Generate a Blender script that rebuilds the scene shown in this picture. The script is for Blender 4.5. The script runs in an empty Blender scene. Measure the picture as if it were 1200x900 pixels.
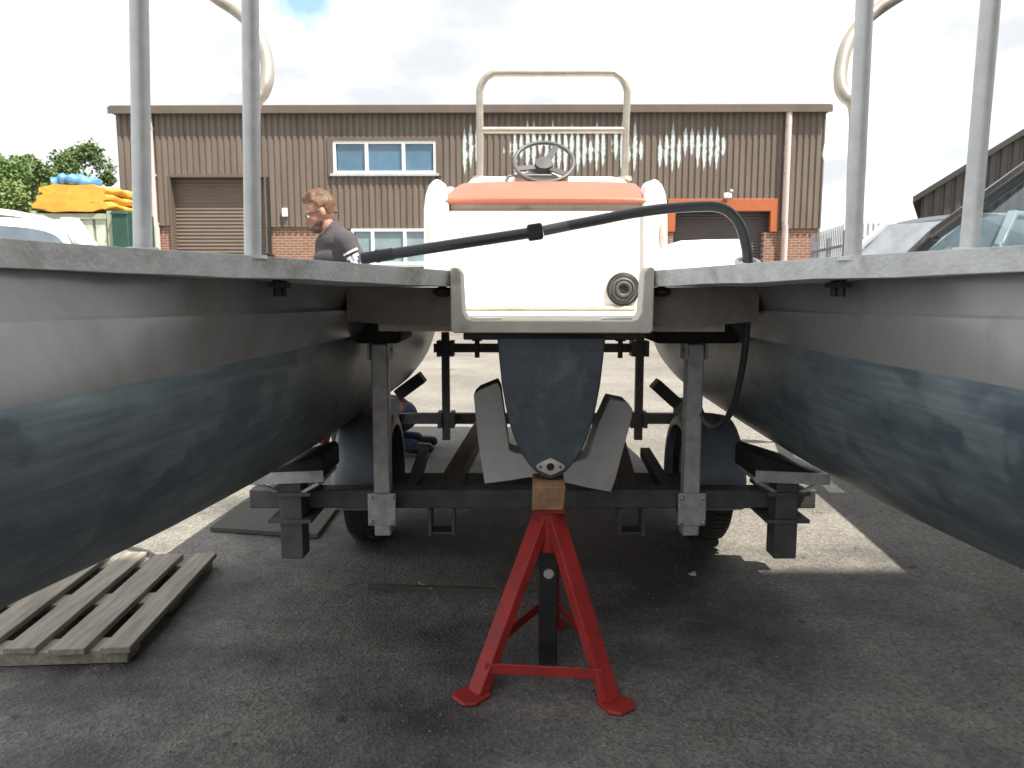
import bpy, bmesh, math, random
from mathutils import Vector, Matrix, Euler, noise as mnoise
R = math.radians
random.seed(11)
S = bpy.context.scene
C = S.collection

# ------------------------------------------------------------------ camera, sky, sun, exposure
PITCH = R(6.97)
CAM_Z = 1.2
cam_d = bpy.data.cameras.new('camera')
cam = bpy.data.objects.new('camera', cam_d); C.objects.link(cam)
cam.location = (0, 0, CAM_Z); cam.rotation_euler = (R(90) - PITCH, 0, 0)
cam_d.sensor_width = 36; cam_d.lens = 27; cam_d.clip_start = .02; cam_d.clip_end = 2000
cam_d.dof.use_dof = True; cam_d.dof.focus_distance = 2.7; cam_d.dof.aperture_fstop = 7.0
S.camera = cam
S.render.resolution_x = 1024; S.render.resolution_y = 768
S.view_settings.view_transform = 'Standard'; S.view_settings.look = 'None'
S.view_settings.gamma = 1; S.view_settings.use_curve_mapping = False
S.view_settings.exposure = 1.5

TO_SUN = Vector((.42, -.36, 1)).normalized()
sd = bpy.data.lights.new('sun', 'SUN'); sd.energy = 3.2; sd.angle = R(.5); sd.color = (1, .92, .79)
sun = bpy.data.objects.new('sun', sd); C.objects.link(sun)
sun.rotation_euler = TO_SUN.to_track_quat('Z', 'Y').to_euler(); sun.location = (4, -6, 14)

def P(px, py, Y):
    """photo pixel at forward distance Y -> world point (used to read real sizes off the photo)"""
    xc = (px - 600) / 900; yc = (450 - py) / 900
    dy = math.cos(PITCH) + yc * math.sin(PITCH); dz = -math.sin(PITCH) + yc * math.cos(PITCH)
    k = Y / dy
    return Vector((xc * k, Y, CAM_Z + dz * k))
W = bpy.data.worlds.new('World'); S.world = W; W.use_nodes = True
def build_world():
    nt = W.node_tree; N = nt.nodes; L = nt.links; N.clear()
    out = N.new('ShaderNodeOutputWorld'); bg = N.new('ShaderNodeBackground'); bg.inputs['Strength'].default_value = .115
    sky = N.new('ShaderNodeTexSky'); sky.sky_type = 'NISHITA'; sky.sun_disc = False
    sky.sun_elevation = math.asin(TO_SUN.z); sky.sun_rotation = math.atan2(TO_SUN.x, TO_SUN.y)
    tc = N.new('ShaderNodeTexCoord')
    # cloud deck seen in perspective: direction divided by its height
    sep = N.new('ShaderNodeSeparateXYZ'); L.new(tc.outputs['Generated'], sep.inputs[0])
    ad = N.new('ShaderNodeMath'); ad.operation = 'ADD'; ad.inputs[1].default_value = .22; L.new(sep.outputs['Z'], ad.inputs[0])
    mx = N.new('ShaderNodeMath'); mx.operation = 'MAXIMUM'; mx.inputs[1].default_value = .12; L.new(ad.outputs[0], mx.inputs[0])
    dv = N.new('ShaderNodeVectorMath'); dv.operation = 'DIVIDE'; L.new(tc.outputs['Generated'], dv.inputs[0])
    cmb = N.new('ShaderNodeCombineXYZ')
    for k in range(3): L.new(mx.outputs[0], cmb.inputs[k])
    L.new(cmb.outputs[0], dv.inputs[1])
    mp = N.new('ShaderNodeMapping'); mp.inputs['Location'].default_value = (3.1, 1.35, 0); L.new(dv.outputs[0], mp.inputs['Vector'])
    n1 = N.new('ShaderNodeTexNoise'); n1.inputs['Scale'].default_value = 1.5; n1.inputs['Detail'].default_value = 7
    n1.inputs['Roughness'].default_value = .58; L.new(mp.outputs[0], n1.inputs['Vector'])
    r1 = N.new('ShaderNodeValToRGB'); r1.color_ramp.elements[0].position = .3; r1.color_ramp.elements[1].position = .4
    L.new(n1.outputs['Fac'], r1.inputs[0])
    # one clear gap in the cloud, high on the left
    gd = (P(345, -8, 1) - Vector((0, 0, CAM_Z))).normalized()
    ds = N.new('ShaderNodeVectorMath'); ds.operation = 'DISTANCE'; ds.inputs[1].default_value = gd; L.new(tc.outputs['Generated'], ds.inputs[0])
    gn = N.new('ShaderNodeTexNoise'); gn.inputs['Scale'].default_value = 14; gn.inputs['Detail'].default_value = 5; L.new(tc.outputs['Generated'], gn.inputs['Vector'])
    gm = N.new('ShaderNodeMath'); gm.operation = 'MULTIPLY_ADD'; gm.inputs[1].default_value = .24; L.new(gn.outputs['Fac'], gm.inputs[0]); L.new(ds.outputs['Value'], gm.inputs[2])
    gr = N.new('ShaderNodeMapRange'); gr.inputs[1].default_value = .115; gr.inputs[2].default_value = .18; L.new(gm.outputs[0], gr.inputs[0])
    gx = N.new('ShaderNodeMath'); gx.operation = 'MULTIPLY'; L.new(r1.outputs[0], gx.inputs[0]); L.new(gr.outputs[0], gx.inputs[1]); r1 = gx
    n2 = N.new('ShaderNodeTexNoise'); n2.inputs['Scale'].default_value = 2.3; n2.inputs['Detail'].default_value = 6
    mp2 = N.new('ShaderNodeMapping'); mp2.inputs['Location'].default_value = (7.3, 4.2, 2); L.new(dv.outputs[0], mp2.inputs['Vector'])
    L.new(mp2.outputs[0], n2.inputs['Vector'])
    r2 = N.new('ShaderNodeValToRGB')
    r2.color_ramp.elements[0].position = .36; r2.color_ramp.elements[0].color = (2.75, 2.85, 3.0, 1)
    r2.color_ramp.elements[1].position = .6; r2.color_ramp.elements[1].color = (4.3, 4.35, 4.4, 1)
    L.new(n2.outputs['Fac'], r2.inputs[0])
    mix = N.new('ShaderNodeMixRGB'); L.new(r1.outputs[0], mix.inputs[0]); L.new(sky.outputs[0], mix.inputs[1]); L.new(r2.outputs[0], mix.inputs[2])
    L.new(mix.outputs[0], bg.inputs['Color']); L.new(bg.outputs[0], out.inputs[0])
build_world()

# ------------------------------------------------------------------ helpers
def PG(px, py, z=0):
    xc = (px - 600) / 900; yc = (450 - py) / 900
    dy = math.cos(PITCH) + yc * math.sin(PITCH); dz = -math.sin(PITCH) + yc * math.cos(PITCH)
    k = (z - CAM_Z) / dz
    return Vector((xc * k, dy * k, z))
def lerp(a, b, t): return a + (b - a) * t
def interp(tab, x):
    if x <= tab[0][0]: return tab[0][1]
    for (a, fa), (b, fb) in zip(tab, tab[1:]):
        if x <= b: return lerp(fa, fb, (x - a) / (b - a))
    return tab[-1][1]
def sinterp(tab, x):
    """smooth (Catmull-Rom like) interpolation"""
    n = len(tab)
    if x <= tab[0][0]: return tab[0][1]
    if x >= tab[-1][0]: return tab[-1][1]
    for i in range(n - 1):
        if x <= tab[i + 1][0]:
            x0, y0 = tab[i]; x1, y1 = tab[i + 1]; h = x1 - x0
            def slope(j):
                if j == 0 or j == n - 1: return (tab[min(j + 1, n - 1)][1] - tab[max(j - 1, 0)][1]) / (tab[min(j + 1, n - 1)][0] - tab[max(j - 1, 0)][0])
                a = (tab[j][1] - tab[j - 1][1]) / (tab[j][0] - tab[j - 1][0]); b = (tab[j + 1][1] - tab[j][1]) / (tab[j + 1][0] - tab[j][0])
                return 0 if a * b <= 0 else 2 * a * b / (a + b)
            m0 = slope(i) * h; m1 = slope(i + 1) * h; t = (x - x0) / h
            return (2*t**3 - 3*t**2 + 1)*y0 + (t**3 - 2*t**2 + t)*m0 + (-2*t**3 + 3*t**2)*y1 + (t**3 - t**2)*m1
MATS = {}
def nodes_of(name):
    m = bpy.data.materials.new(name); m.use_nodes = True
    return m, m.node_tree.nodes, m.node_tree.links, m.node_tree.nodes['Principled BSDF']
def mat(name, col, rough=.5, metal=0, var=.15, scale=8, bump=0, bscale=60, stretch=(1, 1, 1), dirt=None, dirt_amt=.5, dirt_scale=3, dirt_lo=.5, spec=.5, coat=0, alpha=None):
    if name in MATS: return MATS[name]
    m, N, L, b = nodes_of(name)
    tc = N.new('ShaderNodeTexCoord'); mp = N.new('ShaderNodeMapping'); mp.inputs['Scale'].default_value = stretch
    L.new(tc.outputs['Object'], mp.inputs[0])
    n = N.new('ShaderNodeTexNoise'); n.inputs['Scale'].default_value = scale; n.inputs['Detail'].default_value = 6; n.inputs['Roughness'].default_value = .62
    L.new(mp.outputs[0], n.inputs['Vector'])
    r = N.new('ShaderNodeValToRGB'); e = r.color_ramp.elements
    e[0].position = .3; e[1].position = .72
    e[0].color = tuple(c * (1 - var) for c in col) + (1,); e[1].color = tuple(min(1, c * (1 + var)) for c in col) + (1,)
    L.new(n.outputs['Fac'], r.inputs[0]); last = r.outputs[0]
    if dirt:
        n3 = N.new('ShaderNodeTexNoise'); n3.inputs['Scale'].default_value = dirt_scale; n3.inputs['Detail'].default_value = 8; n3.inputs['Roughness'].default_value = .7
        L.new(mp.outputs[0], n3.inputs['Vector'])
        r3 = N.new('ShaderNodeValToRGB'); r3.color_ramp.elements[0].position = dirt_lo; r3.color_ramp.elements[1].position = min(1, dirt_lo + .2)
        r3.color_ramp.elements[1].color = (dirt_amt,) * 3 + (1,)
        L.new(n3.outputs['Fac'], r3.inputs[0])
        mx = N.new('ShaderNodeMixRGB'); L.new(r3.outputs[0], mx.inputs[0]); L.new(last, mx.inputs[1]); mx.inputs[2].default_value = tuple(dirt) + (1,)
        last = mx.outputs[0]
    L.new(last, b.inputs['Base Color'])
    rr = N.new('ShaderNodeMapRange'); rr.inputs[3].default_value = max(.02, rough * .8); rr.inputs[4].default_value = min(1, rough * 1.2)
    L.new(n.outputs['Fac'], rr.inputs[0]); L.new(rr.outputs[0], b.inputs['Roughness'])
    b.inputs['Metallic'].default_value = metal; b.inputs['Specular IOR Level'].default_value = spec; b.inputs['Coat Weight'].default_value = coat
    if bump:
        n2 = N.new('ShaderNodeTexNoise'); n2.inputs['Scale'].default_value = bscale; n2.inputs['Detail'].default_value = 5
        L.new(mp.outputs[0], n2.inputs['Vector'])
        bp = N.new('ShaderNodeBump'); bp.inputs['Strength'].default_value = bump; bp.inputs['Distance'].default_value = .01
        L.new(n2.outputs['Fac'], bp.inputs['Height']); L.new(bp.outputs[0], b.inputs['Normal'])
    MATS[name] = m
    return m
def glass_mat(name, col, rough=.03, ior=1.6):
    if name in MATS: return MATS[name]
    m, N, L, b = nodes_of(name)
    out = N['Material Output']
    gl = N.new('ShaderNodeBsdfGlossy'); gl.inputs['Roughness'].default_value = rough; gl.inputs['Color'].default_value = (1, 1, 1, 1)
    tr = N.new('ShaderNodeBsdfTransparent'); tr.inputs['Color'].default_value = col + (1,)
    lw = N.new('ShaderNodeLayerWeight'); lw.inputs['Blend'].default_value = .5
    pw = N.new('ShaderNodeMath'); pw.operation = 'POWER'; pw.inputs[1].default_value = 4; L.new(lw.outputs['Facing'], pw.inputs[0])
    fr = N.new('ShaderNodeMath'); fr.operation = 'MULTIPLY_ADD'; fr.inputs[1].default_value = .7; fr.inputs[2].default_value = .05 * ior; L.new(pw.outputs[0], fr.inputs[0])
    mx = N.new('ShaderNodeMixShader'); L.new(fr.outputs[0], mx.inputs[0]); L.new(tr.outputs[0], mx.inputs[1]); L.new(gl.outputs[0], mx.inputs[2])
    L.new(mx.outputs[0], out.inputs['Surface']); N.remove(b)
    MATS[name] = m
    return m

class MB:
    def __init__(s): s.v = []; s.f = []; s.mi = []
    def add(s, vs, fs, mi=0):
        o = len(s.v); s.v += [Vector(v) for v in vs]
        for f in fs: s.f.append(tuple(i + o for i in f)); s.mi.append(mi)
        return s
    def box(s, c, size, rot=None, mi=0):
        hx, hy, hz = size[0] / 2, size[1] / 2, size[2] / 2
        M = rot.to_matrix() if rot else Matrix.Identity(3)
        vs = [Vector(c) + M @ Vector((x * hx, y * hy, z * hz)) for x in (-1, 1) for y in (-1, 1) for z in (-1, 1)]
        return s.add(vs, [(0, 1, 3, 2), (4, 6, 7, 5), (0, 4, 5, 1), (2, 3, 7, 6), (0, 2, 6, 4), (1, 5, 7, 3)], mi)
    def span(s, a, b, mi=0):
        a = Vector(a); b = Vector(b); return s.box((a + b) / 2, (abs(b.x - a.x), abs(b.y - a.y), abs(b.z - a.z)), None, mi)
    def bar(s, p0, p1, w, h, up=(0, 0, 1), mi=0):
        p0 = Vector(p0); p1 = Vector(p1); d = (p1 - p0).normalized(); up = Vector(up)
        if abs(d.dot(up)) > .99: up = Vector((0, 1, 0))
        x = d.cross(up).normalized(); z = x.cross(d).normalized()
        vs = [p + x * a * w / 2 + z * b * h / 2 for p in (p0, p1) for a, b in ((-1, -1), (1, -1), (1, 1), (-1, 1))]
        return s.add(vs, [(3, 2, 1, 0), (4, 5, 6, 7), (0, 1, 5, 4), (1, 2, 6, 5), (2, 3, 7, 6), (3, 0, 4, 7)], mi)
    def tube(s, pts, r, n=14, cap=True, mi=0):
        pts = [Vector(p) for p in pts]; rs = r if isinstance(r, (list, tuple)) else [r] * len(pts)
        vs = []; fs = []; t = (pts[1] - pts[0]).normalized()
        u = t.orthogonal().normalized()
        for i, p in enumerate(pts):
            a = pts[max(i - 1, 0)]; b = pts[min(i + 1, len(pts) - 1)]
            t = (b - a).normalized(); u = (u - t * u.dot(t)).normalized(); w = t.cross(u)
            for k in range(n):
                an = 2 * math.pi * k / n; vs.append(p + (u * math.cos(an) + w * math.sin(an)) * rs[i])
        for i in range(len(pts) - 1):
            for k in range(n):
                fs.append((i*n + k, i*n + (k+1) % n, (i+1)*n + (k+1) % n, (i+1)*n + k))
        if cap:
            fs.append(tuple(range(n - 1, -1, -1))); fs.append(tuple(range((len(pts)-1)*n, len(pts)*n)))
        return s.add(vs, fs, mi)
    def prism(s, poly, ext, mi=0):
        """poly: list of 3D points (planar), ext: extrusion vector"""
        poly = [Vector(p) for p in poly]; ext = Vector(ext); n = len(poly)
        vs = poly + [p + ext for p in poly]
        return s.add(vs, [tuple(range(n - 1, -1, -1)), tuple(range(n, 2 * n))] + [(i, (i+1) % n, n + (i+1) % n, n + i) for i in range(n)], mi)
    def loft(s, secs, closed=True, caps=True, mi=0, mis=None):
        n = len(secs[0]); vs = [p for q in secs for p in q]; o = len(s.v); s.v += [Vector(p) for p in vs]
        m = n if closed else n - 1
        for i in range(len(secs) - 1):
            for k in range(m):
                s.f.append((o + i*n + k, o + i*n + (k+1) % n, o + (i+1)*n + (k+1) % n, o + (i+1)*n + k)); s.mi.append(mis[k] if mis else mi)
        if caps:
            s.f.append(tuple(o + k for k in range(n - 1, -1, -1))); s.mi.append(mi)
            s.f.append(tuple(o + (len(secs)-1)*n + k for k in range(n))); s.mi.append(mi)
        return s
    def lathe(s, prof, M, n=28, mi=0):
        """prof: (radius, height) pairs about local z of matrix M"""
        vs = []; fs = []
        for r, h in prof:
            for k in range(n):
                a = 2 * math.pi * k / n; vs.append(M @ Vector((r * math.cos(a), r * math.sin(a), h)))
        for i in range(len(prof) - 1):
            for k in range(n): fs.append((i*n + k, i*n + (k+1) % n, (i+1)*n + (k+1) % n, (i+1)*n + k))
        return s.add(vs, fs, mi)
    def ball(s, c, r, M=None, nu=14, nv=9, mi=0):
        r = (r, r, r) if not isinstance(r, (tuple, list)) else r; M = M or Matrix.Identity(3); c = Vector(c)
        vs = [c + M @ Vector((0, 0, r[2]))]; fs = []
        for i in range(1, nv):
            th = math.pi * i / nv
            for k in range(nu):
                a = 2 * math.pi * k / nu
                vs.append(c + M @ Vector((r[0]*math.sin(th)*math.cos(a), r[1]*math.sin(th)*math.sin(a), r[2]*math.cos(th))))
        vs.append(c + M @ Vector((0, 0, -r[2]))); e = len(vs) - 1
        for k in range(nu): fs.append((0, 1 + k, 1 + (k+1) % nu)); fs.append((e, e - nu + (k+1) % nu, e - nu + k))
        for i in range(nv - 2):
            for k in range(nu):
                fs.append((1 + i*nu + k, 1 + (i+1)*nu + k, 1 + (i+1)*nu + (k+1) % nu, 1 + i*nu + (k+1) % nu))
        return s.add(vs, fs, mi)

ROOT = {}      # object name -> matrix of its thing
def thing(name, label, cat, loc=(0, 0, 0), rz=0, group=None):
    o = bpy.data.objects.new(name, None); C.objects.link(o); o.empty_display_size = .2
    o.location = loc; o.rotation_euler = (0, 0, rz); o['label'] = label; o['category'] = cat
    if group: o['group'] = group
    ROOT[o.name] = Matrix.Translation(loc) @ Matrix.Rotation(rz, 4, 'Z')
    return o
def tag(o, label=None, cat=None, group=None, kind=None):
    if label: o['label'] = label
    if cat: o['category'] = cat
    if group: o['group'] = group
    if kind: o['kind'] = kind
    return o
def obj(name, mb, m, parent=None, bevel=0, sharp=35, local=False, seg=2, flat=False, origin=None):
    me = bpy.data.meshes.new(name)
    M = ROOT.get(parent.name, Matrix.Identity(4)) if parent else Matrix.Translation(origin or (0, 0, 0))
    Mi = M.inverted()
    vs = mb.v if local else [Mi @ v for v in mb.v]
    me.from_pydata([tuple(v) for v in vs], [], mb.f)
    ms = m if isinstance(m, (list, tuple)) else [m]
    for q in ms: me.materials.append(q)
    if len(ms) > 1: me.polygons.foreach_set('material_index', mb.mi)
    bm = bmesh.new(); bm.from_mesh(me); bmesh.ops.recalc_face_normals(bm, faces=bm.faces); bm.to_mesh(me); bm.free()
    if not flat:
        me.polygons.foreach_set('use_smooth', [True] * len(me.polygons)); me.set_sharp_from_angle(angle=R(sharp))
    o = bpy.data.objects.new(name, me); C.objects.link(o)
    if parent: o.parent = parent; ROOT[o.name] = M
    elif origin: o.location = origin
    if bevel:
        b = o.modifiers.new('bevel', 'BEVEL'); b.width = bevel; b.segments = seg; b.limit_method = 'ANGLE'; b.angle_limit = R(35); b.harden_normals = False
    return o
def smooth_path(pts, k=8):
    pts = [Vector(p) for p in pts]; out = []
    for i in range(len(pts) - 1):
        p0 = pts[max(i-1, 0)]; p1 = pts[i]; p2 = pts[i+1]; p3 = pts[min(i+2, len(pts)-1)]
        for j in range(k):
            t = j / k
            out.append(.5*((2*p1) + (-p0+p2)*t + (2*p0-5*p1+4*p2-p3)*t*t + (-p0+3*p1-3*p2+p3)*t**3))
    out.append(pts[-1]); return out
def remeshed(mb, voxel=.012, smooth=3):
    """fuse overlapping closed shapes into one continuous surface"""
    me = bpy.data.meshes.new('tmp'); me.from_pydata([tuple(v) for v in mb.v], [], mb.f)
    bm = bmesh.new(); bm.from_mesh(me); bmesh.ops.recalc_face_normals(bm, faces=bm.faces); bm.to_mesh(me); bm.free()
    t = bpy.data.objects.new('tmp', me); C.objects.link(t)
    r = t.modifiers.new('r', 'REMESH'); r.mode = 'VOXEL'; r.voxel_size = voxel
    if smooth:
        q = t.modifiers.new('s', 'SMOOTH'); q.iterations = smooth; q.factor = .5
    dg = bpy.context.evaluated_depsgraph_get(); ev = t.evaluated_get(dg); m2 = ev.to_mesh()
    out = MB(); out.v = [v.co.copy() for v in m2.vertices]; out.f = [tuple(p.vertices) for p in m2.polygons]; out.mi = [0] * len(out.f)
    ev.to_mesh_clear(); bpy.data.objects.remove(t); bpy.data.meshes.remove(me)
    return out
def capsule(mb, a, b, ra, rb, n=12):
    a = Vector(a); b = Vector(b); d = (b - a).normalized()
    pts = []; rs = []
    for i in range(4): th = math.pi/2 * (1 - i/4); pts.append(a - d*ra*math.sin(th)); rs.append(max(.001, ra*math.cos(th)))
    pts.append(a); rs.append(ra); pts.append(b); rs.append(rb)
    for i in range(1, 5): th = math.pi/2 * i/4; pts.append(b + d*rb*math.sin(th)); rs.append(max(.001, rb*math.cos(th)))
    mb.tube(pts, rs, n)

# ------------------------------------------------------------------ materials
def asphalt():
    m, N, L, b = nodes_of('asphalt')
    tc = N.new('ShaderNodeTexCoord')
    def noise(scale, det=5, rough=.6, loc=(0, 0, 0)):
        mp = N.new('ShaderNodeMapping'); mp.inputs['Location'].default_value = loc; L.new(tc.outputs['Object'], mp.inputs[0])
        n = N.new('ShaderNodeTexNoise'); n.inputs['Scale'].default_value = scale; n.inputs['Detail'].default_value = det; n.inputs['Roughness'].default_value = rough
        L.new(mp.outputs[0], n.inputs['Vector']); return n
    def ramp(src, p0, c0, p1, c1):
        r = N.new('ShaderNodeValToRGB'); e = r.color_ramp.elements; e[0].position = p0; e[1].position = p1
        e[0].color = (c0 if isinstance(c0, tuple) else (c0,)*3) + (1,); e[1].color = (c1 if isinstance(c1, tuple) else (c1,)*3) + (1,)
        L.new(src, r.inputs[0]); return r.outputs[0]
    def mixc(f, a, c, mode='MIX'):
        x = N.new('ShaderNodeMixRGB'); x.blend_type = mode
        for i, q in enumerate((f, a, c)):
            if isinstance(q, (int, float)): x.inputs[i].default_value = q if i == 0 else (q,)*3 + (1,)
            elif isinstance(q, tuple): x.inputs[i].default_value = q + (1,)
            else: L.new(q, x.inputs[i])
        return x.outputs[0]
    vor = N.new('ShaderNodeTexVoronoi'); vor.inputs['Scale'].default_value = 95; L.new(tc.outputs['Object'], vor.inputs['Vector'])
    stones = ramp(vor.outputs['Color'], .1, (.165, .16, .151), .95, (.34, .323, .296))
    big = ramp(noise(.55, 6, .65).outputs['Fac'], .35, .72, .7, 1.12)
    col = mixc(1, stones, big, 'MULTIPLY')
    # older tar-dark, damp patches, deepened close to the boat to paint in its shade
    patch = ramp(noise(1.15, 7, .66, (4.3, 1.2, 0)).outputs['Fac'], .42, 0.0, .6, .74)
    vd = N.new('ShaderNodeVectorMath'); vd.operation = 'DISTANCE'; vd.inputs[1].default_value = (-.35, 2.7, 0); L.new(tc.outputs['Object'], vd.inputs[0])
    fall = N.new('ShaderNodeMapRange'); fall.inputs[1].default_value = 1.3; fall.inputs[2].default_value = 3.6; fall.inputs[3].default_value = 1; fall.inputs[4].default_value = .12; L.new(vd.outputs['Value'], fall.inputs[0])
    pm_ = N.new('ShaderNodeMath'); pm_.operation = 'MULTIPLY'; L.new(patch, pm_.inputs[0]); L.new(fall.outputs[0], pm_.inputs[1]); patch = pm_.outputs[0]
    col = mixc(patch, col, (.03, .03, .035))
    spots = ramp(noise(7, 5, .7, (1, 7, 0)).outputs['Fac'], .62, 0.0, .68, .6)
    col = mixc(spots, col, (.025, .025, .026))
    moss = ramp(noise(2.1, 6, .7, (9, 3, 0)).outputs['Fac'], .56, 0.0, .72, .35)
    col = mixc(moss, col, (.055, .07, .03))
    L.new(col, b.inputs['Base Color']); b.inputs['Roughness'].default_value = .85
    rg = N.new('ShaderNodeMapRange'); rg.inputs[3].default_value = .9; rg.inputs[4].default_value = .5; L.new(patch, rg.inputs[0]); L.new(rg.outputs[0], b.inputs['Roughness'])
    b.inputs['Specular IOR Level'].default_value = .25
    hs = N.new('ShaderNodeMath'); hs.operation = 'ADD'; L.new(vor.outputs['Distance'], hs.inputs[0]); L.new(noise(160, 3).outputs['Fac'], hs.inputs[1])
    bp = N.new('ShaderNodeBump'); bp.inputs['Strength'].default_value = .8; bp.inputs['Distance'].default_value = .005; L.new(hs.outputs[0], bp.inputs['Height']); L.new(bp.outputs[0], b.inputs['Normal'])
    return m
def antifoul():
    m, N, L, b = nodes_of('antifouling')
    tc = N.new('ShaderNodeTexCoord')
    mp = N.new('ShaderNodeMapping'); mp.inputs['Scale'].default_value = (1, .45, 1); L.new(tc.outputs['Object'], mp.inputs[0])
    n = N.new('ShaderNodeTexNoise'); n.inputs['Scale'].default_value = 5; n.inputs['Detail'].default_value = 7; n.inputs['Roughness'].default_value = .65; L.new(mp.outputs[0], n.inputs['Vector'])
    r = N.new('ShaderNodeValToRGB'); e = r.color_ramp.elements; e[0].position = .3; e[0].color = (.105, .14, .165, 1); e[1].position = .72; e[1].color = (.27, .335, .355, 1); L.new(n.outputs['Fac'], r.inputs[0])
    # roller lap marks: blocky darker patches
    mv = N.new('ShaderNodeMapping'); mv.inputs['Scale'].default_value = (2, 7.5, 12); L.new(tc.outputs['Object'], mv.inputs[0])
    dist = N.new('ShaderNodeTexNoise'); dist.inputs['Scale'].default_value = 6; dist.inputs['Detail'].default_value = 6; L.new(tc.outputs['Object'], dist.inputs['Vector'])
    av = N.new('ShaderNodeVectorMath'); av.operation = 'ADD'; L.new(mv.outputs[0], av.inputs[0]); L.new(dist.outputs['Color'], av.inputs[1])
    vo = N.new('ShaderNodeTexVoronoi'); vo.feature = 'SMOOTH_F1'; vo.inputs['Smoothness'].default_value = .35; vo.distance = 'CHEBYCHEV'; vo.inputs['Scale'].default_value = 1; L.new(av.outputs[0], vo.inputs['Vector'])
    rv = N.new('ShaderNodeValToRGB'); rv.color_ramp.elements[0].position = .45; rv.color_ramp.elements[1].position = .9; rv.color_ramp.elements[1].color = (.6, .6, .6, 1); L.new(vo.outputs['Color'], rv.inputs[0])
    mx = N.new('ShaderNodeMixRGB'); L.new(rv.outputs[0], mx.inputs[0]); L.new(r.outputs[0], mx.inputs[1]); mx.inputs[2].default_value = (.055, .075, .1, 1)
    # brush drag: fine streaks along the hull
    ms = N.new('ShaderNodeMapping'); ms.inputs['Scale'].default_value = (8, 2.2, 45); L.new(tc.outputs['Object'], ms.inputs[0])
    ns = N.new('ShaderNodeTexNoise'); ns.inputs['Scale'].default_value = 1.6; ns.inputs['Detail'].default_value = 5; L.new(ms.outputs[0], ns.inputs['Vector'])
    rs = N.new('ShaderNodeValToRGB'); rs.color_ramp.elements[0].position = .35; rs.color_ramp.elements[0].color = (.82, .82, .82, 1); rs.color_ramp.elements[1].position = .68; rs.color_ramp.elements[1].color = (1.16, 1.14, 1.1, 1); L.new(ns.outputs['Fac'], rs.inputs[0])
    mm = N.new('ShaderNodeMixRGB'); mm.blend_type = 'MULTIPLY'; mm.inputs[0].default_value = 1; L.new(mx.outputs[0], mm.inputs[1]); L.new(rs.outputs[0], mm.inputs[2]); mx = mm
    # weed stain low down
    sp = N.new('ShaderNodeSeparateXYZ'); L.new(tc.outputs['Object'], sp.inputs[0])
    ad = N.new('ShaderNodeMath'); ad.operation = 'MULTIPLY_ADD'; ad.inputs[1].default_value = .35; L.new(n.outputs['Fac'], ad.inputs[0]); L.new(sp.outputs['Z'], ad.inputs[2])
    mr = N.new('ShaderNodeMapRange'); mr.inputs[1].default_value = .84; mr.inputs[2].default_value = .68; mr.inputs[3].default_value = 0; mr.inputs[4].default_value = .75; L.new(ad.outputs[0], mr.inputs[0])
    m2 = N.new('ShaderNodeMixRGB'); L.new(mr.outputs[0], m2.inputs[0]); L.new(mx.outputs[0], m2.inputs[1]); m2.inputs[2].default_value = (.13, .14, .07, 1)
    L.new(m2.outputs[0], b.inputs['Base Color']); b.inputs['Roughness'].default_value = .42; b.inputs['Specular IOR Level'].default_value = .5
    bp = N.new('ShaderNodeBump'); bp.inputs['Strength'].default_value = .12; bp.inputs['Distance'].default_value = .004; L.new(n.outputs['Fac'], bp.inputs['Height']); L.new(bp.outputs[0], b.inputs['Normal'])
    return m
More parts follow.
